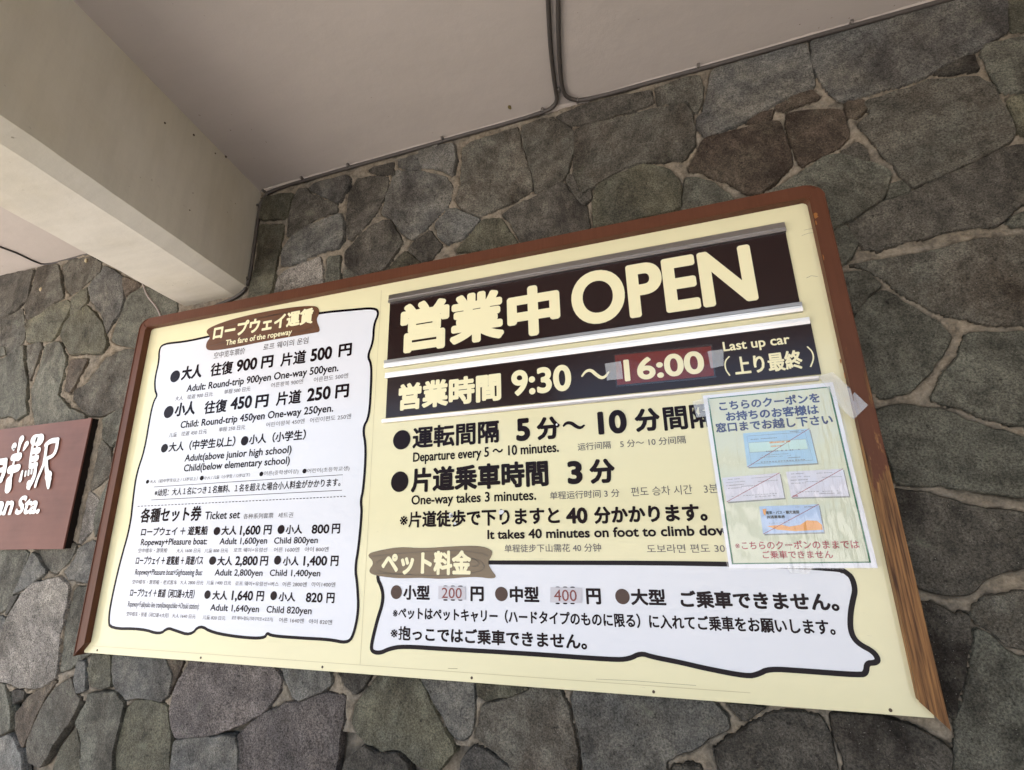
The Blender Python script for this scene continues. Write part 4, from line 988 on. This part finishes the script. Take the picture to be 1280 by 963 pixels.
char('lettering', [  # 駅
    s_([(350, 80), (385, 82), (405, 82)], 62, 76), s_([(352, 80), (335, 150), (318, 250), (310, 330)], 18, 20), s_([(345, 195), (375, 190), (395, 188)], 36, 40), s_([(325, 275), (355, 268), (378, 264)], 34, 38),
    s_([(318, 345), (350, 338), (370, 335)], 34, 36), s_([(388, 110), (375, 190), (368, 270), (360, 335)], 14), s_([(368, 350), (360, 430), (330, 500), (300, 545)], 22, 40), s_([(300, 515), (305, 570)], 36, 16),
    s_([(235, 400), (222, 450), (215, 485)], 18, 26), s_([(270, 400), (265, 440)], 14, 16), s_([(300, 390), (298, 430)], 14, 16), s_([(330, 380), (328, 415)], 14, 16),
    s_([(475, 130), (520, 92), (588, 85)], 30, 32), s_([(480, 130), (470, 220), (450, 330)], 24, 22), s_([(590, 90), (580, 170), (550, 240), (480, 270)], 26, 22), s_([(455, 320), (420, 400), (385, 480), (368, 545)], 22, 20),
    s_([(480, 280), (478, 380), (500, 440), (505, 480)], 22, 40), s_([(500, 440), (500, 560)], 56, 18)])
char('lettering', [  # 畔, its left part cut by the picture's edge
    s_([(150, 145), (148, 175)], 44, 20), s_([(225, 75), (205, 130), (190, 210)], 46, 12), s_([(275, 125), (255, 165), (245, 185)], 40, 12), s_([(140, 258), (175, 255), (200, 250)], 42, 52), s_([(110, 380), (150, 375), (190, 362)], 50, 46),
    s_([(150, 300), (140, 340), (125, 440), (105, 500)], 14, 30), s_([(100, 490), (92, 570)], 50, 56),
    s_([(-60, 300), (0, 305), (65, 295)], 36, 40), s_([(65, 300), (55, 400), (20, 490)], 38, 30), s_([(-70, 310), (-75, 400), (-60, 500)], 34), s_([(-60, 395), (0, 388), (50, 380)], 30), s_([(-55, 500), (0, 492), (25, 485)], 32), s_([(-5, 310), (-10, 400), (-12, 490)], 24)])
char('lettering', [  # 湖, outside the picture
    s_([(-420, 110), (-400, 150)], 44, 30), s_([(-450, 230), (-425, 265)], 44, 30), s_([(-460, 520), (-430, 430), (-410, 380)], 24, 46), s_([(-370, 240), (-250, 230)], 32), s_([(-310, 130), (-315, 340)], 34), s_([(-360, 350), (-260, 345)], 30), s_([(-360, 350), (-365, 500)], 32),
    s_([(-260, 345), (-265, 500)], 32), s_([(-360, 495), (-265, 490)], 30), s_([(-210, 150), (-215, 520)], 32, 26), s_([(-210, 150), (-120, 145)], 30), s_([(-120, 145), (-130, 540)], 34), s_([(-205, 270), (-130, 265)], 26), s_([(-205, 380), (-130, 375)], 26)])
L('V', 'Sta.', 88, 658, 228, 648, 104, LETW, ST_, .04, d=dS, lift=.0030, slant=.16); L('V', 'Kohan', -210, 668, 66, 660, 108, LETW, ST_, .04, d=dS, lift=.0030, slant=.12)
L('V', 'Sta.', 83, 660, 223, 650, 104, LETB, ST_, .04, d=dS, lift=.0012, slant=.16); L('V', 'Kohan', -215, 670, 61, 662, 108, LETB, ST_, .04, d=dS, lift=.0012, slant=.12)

# ------------------------------------------------------------------ cables and conduits
zc = Z_CEIL
def cpt(px, py, dz=.006): q = on_ceil(px, py, zc - dz); return Vector((q.x, min(q.y, -.016), zc - dz))
CR = .0066
def cable(name, label, pts, r, mat, cat='cable', it=2):
    t = thing(name, pts[0], label, cat); bm = bmesh.new(); P3 = [Vector(p) for p in pts]
    for _ in range(it):
        o = [P3[0]]
        for i in range(len(P3) - 1): o += [P3[i].lerp(P3[i + 1], .2), P3[i].lerp(P3[i + 1], .8)]
        o.append(P3[-1]); P3 = o
    # break long straights up and let them sag a little
    o = []
    for i in range(len(P3) - 1):
        n = max(1, int((P3[i + 1] - P3[i]).length / .05)); o += [P3[i].lerp(P3[i + 1], j / n) for j in range(n)]
    o.append(P3[-1]); P3 = [p + Vector((0, noise.noise(p * 5) * .0016, noise.noise(p * 4 + Vector((9, 0, 0))) * .0016)) for p in o]
    tube(bm, P3, r, 10); bm_obj('sheath', bm, mat, t, True); return t
zj = zc - .008; yj = -.020
def clip(t, p, s=1.0, n=(0, -.5, -1)):
    bm = bmesh.new(); p = Vector(p)
    add_box(bm, p.x - .004 * s, p.x + .004 * s, p.y - .014 * s, p.y + .004 * s, p.z - .0035 * s, p.z + .006, .001)
    bmesh.ops.create_uvsphere(bm, u_segments=8, v_segments=5, radius=.0032 * s, matrix=Matrix.Translation((p.x, p.y - .011 * s, p.z - .004 * s)))
    bm_obj('clip', bm, CLIPM, t)
A_ = [cpt(685, 0), cpt(688, 60), cpt(693, 105), cpt(697, 126)]
xl = A_[-1].x
left = [Vector((p.x - SK * 0, p.y, p.z)) for p in A_]
first = A_[0] + (A_[0] - A_[1]) * 6
bx = XS - SK * yj + .010
cable('ceiling_cable', 'painted cable running down the ceiling and leftwards along the wall joint to the beam corner', [first] + A_[:3] + [Vector((A_[3].x, -.05, zj)), Vector((A_[3].x - .045, yj, zj)), Vector((-.8, yj, zj)), Vector((bx + .05, yj, zj)), Vector((bx + .004, yj, zj - .045)),
    Vector((bx + .001, yj, 2.75)), Vector((bx, yj, Z_SIDE + .05)), Vector((bx - .012, yj, Z_SIDE - .012)), Vector((XC + .01, yj, Z_BOT - .012)), Vector((XC - .06, yj + .004, Z_BOT - .022)), Vector((XC - .10, yj + .004, Z_BOT - .03))], CR, CABLE)
tl_ = bpy.data.objects['ceiling_cable']
for px, py in ((679, 139), (554.6, 175), (437, 210.6), (379, 230.5)):
    q = on_wall(px, py, D_WALL - .02); clip(tl_, (q.x, yj - .004, zj + .001))
clip(tl_, (bx + .02, yj - .002, zj - .006)); 
for z in (zj - .07, Z_SIDE + .03): clip(tl_, (bx, yj - .003, z), .8)
B_ = [cpt(697.5, 0), cpt(698.5, 60), cpt(701.5, 105), cpt(707, 122)]
first = B_[0] + (B_[0] - B_[1]) * 6
cable('ceiling_cable', 'painted cable running down the ceiling and rightwards along the wall joint', [first] + B_[:3] + [Vector((B_[3].x, -.06, zj)), Vector((B_[3].x + .05, yj, zj)), Vector((.4, yj, zj)), Vector((1.0, yj, zj)), Vector((1.49, yj, zj))], CR, CABLE)
tr_ = bpy.data.objects['ceiling_cable.001']
for px, py in ((722, 125), (872, 82), (1061.6, 28.5)):
    q = on_wall(px, py, D_WALL - .02); clip(tr_, (q.x, yj - .004, zj + .001))
q = cpt(699, 115); clip(tr_, (q.x, q.y, zc - .004))
# plaster fillet that smears the joint between ceiling and wall
bm = bmesh.new(); n = 240; rows_ = []
for i in range(n + 1):
    x = XS + .02 + (1.49 - XS) * i / n; a = .006 + .006 * max(0, noise.noise(Vector((x * 7, 0, 3)))) + .003 * noise.noise(Vector((x * 40, 0, 3)))
    b2 = .001 + .030 * max(0, noise.noise(Vector((x * 5, 4, 3))) - .12) + .003 * noise.noise(Vector((x * 60, 2, 3)))
    rows_.append([bm.verts.new((x, -.012 - .002, zc - .003 - b2 * .7)), bm.verts.new((x, -.016 - a * .3, zc - .003 - b2 * .35)), bm.verts.new((x, -.022 - a, zc - .0004)), bm.verts.new((x, 0.0, zc - .0004)), bm.verts.new((x, .0, zc - .003 - b2 * .7))])
for i in range(n):
    for k in range(5): bm.faces.new((rows_[i][k], rows_[i][(k + 1) % 5], rows_[i + 1][(k + 1) % 5], rows_[i + 1][k]))
bm_obj('plaster_fillet', bm, CEIL, WALL, True)
# short cable on the lower left ceiling and the loose wire beside the beam
zl = Z_CEIL_L - .004
def lpt(px, py): q = on_ceil(px, py, zl); return Vector((q.x, min(q.y, -.014), zl))
cable('ceiling_cable', 'thin dark cable crossing the lower ceiling strip left of the beam', [lpt(-60, 230), lpt(0, 255), lpt(22, 267), lpt(38, 277), lpt(52, 327) if 0 else lpt(47, 328), Vector((lpt(75, 326).x, -.014, zl)), Vector((lpt(112, 319).x, -.014, zl))] if 0 else
    [lpt(-60, 282), lpt(0, 309), lpt(22, 317), lpt(40, 326), Vector((on_wall(58, 329, 1.33).x, -.012, zl)), Vector((on_wall(112, 319, 1.33).x, -.012, zl)), Vector((XL - .01, -.012, zl))], .004, CABLE_D)
q0, q1, q2, q3 = on_wall(178, 352, 1.325), on_wall(183, 370, 1.32), on_wall(195, 384, 1.318), on_wall(201, 400, 1.315)
cable('loose_wire', 'short thin wire hanging from the beam down behind the sign top', [Vector((q.x, -.018, q.y)) for q in (q0, q1, q2, q3)], .0032, CABLE_P)
# wasp nest scar on the ceiling
q = on_ceil(637, 134, zc); bm = bmesh.new()
bmesh.ops.create_uvsphere(bm, u_segments=10, v_segments=6, radius=.008, matrix=Matrix.Translation((q.x, q.y, zc - .001)) @ Matrix.Diagonal((.7, 1.2, .5, 1)))
for v in bm.verts: v.co += Vector((noise.noise(v.co * 150), noise.noise(v.co * 170), 0)) * .003
o = bm_obj('mud_nest', bm, plain('dry_mud', (.16, .12, .05), .9, .1)); tag(o, 'tiny dried mud nest stuck to the ceiling left of the cables', 'nest')
for px, py in ((405.6, 0), (108, 326), (51.5, 362)):
    pass
for px, py, lab in ((108, 326, 'small tan plug on the stone wall right under the ceiling beside the beam'), (51.5, 362, 'small tan plug on the stone wall, lower left of the other')):
    q = on_wall(px, py, 1.325); bm = bmesh.new()
    bmesh.ops.create_uvsphere(bm, u_segments=10, v_segments=7, radius=.0085, matrix=Matrix.Translation((q.x, -.016, q.y)) @ Matrix.Diagonal((.8, .7, 1.3, 1)))
    o = bm_obj('wall_plug', bm, plain('tan_plug', (.45, .36, .22), .7), None, True); tag(o, lab, 'plug', 'plugs on the stone wall')
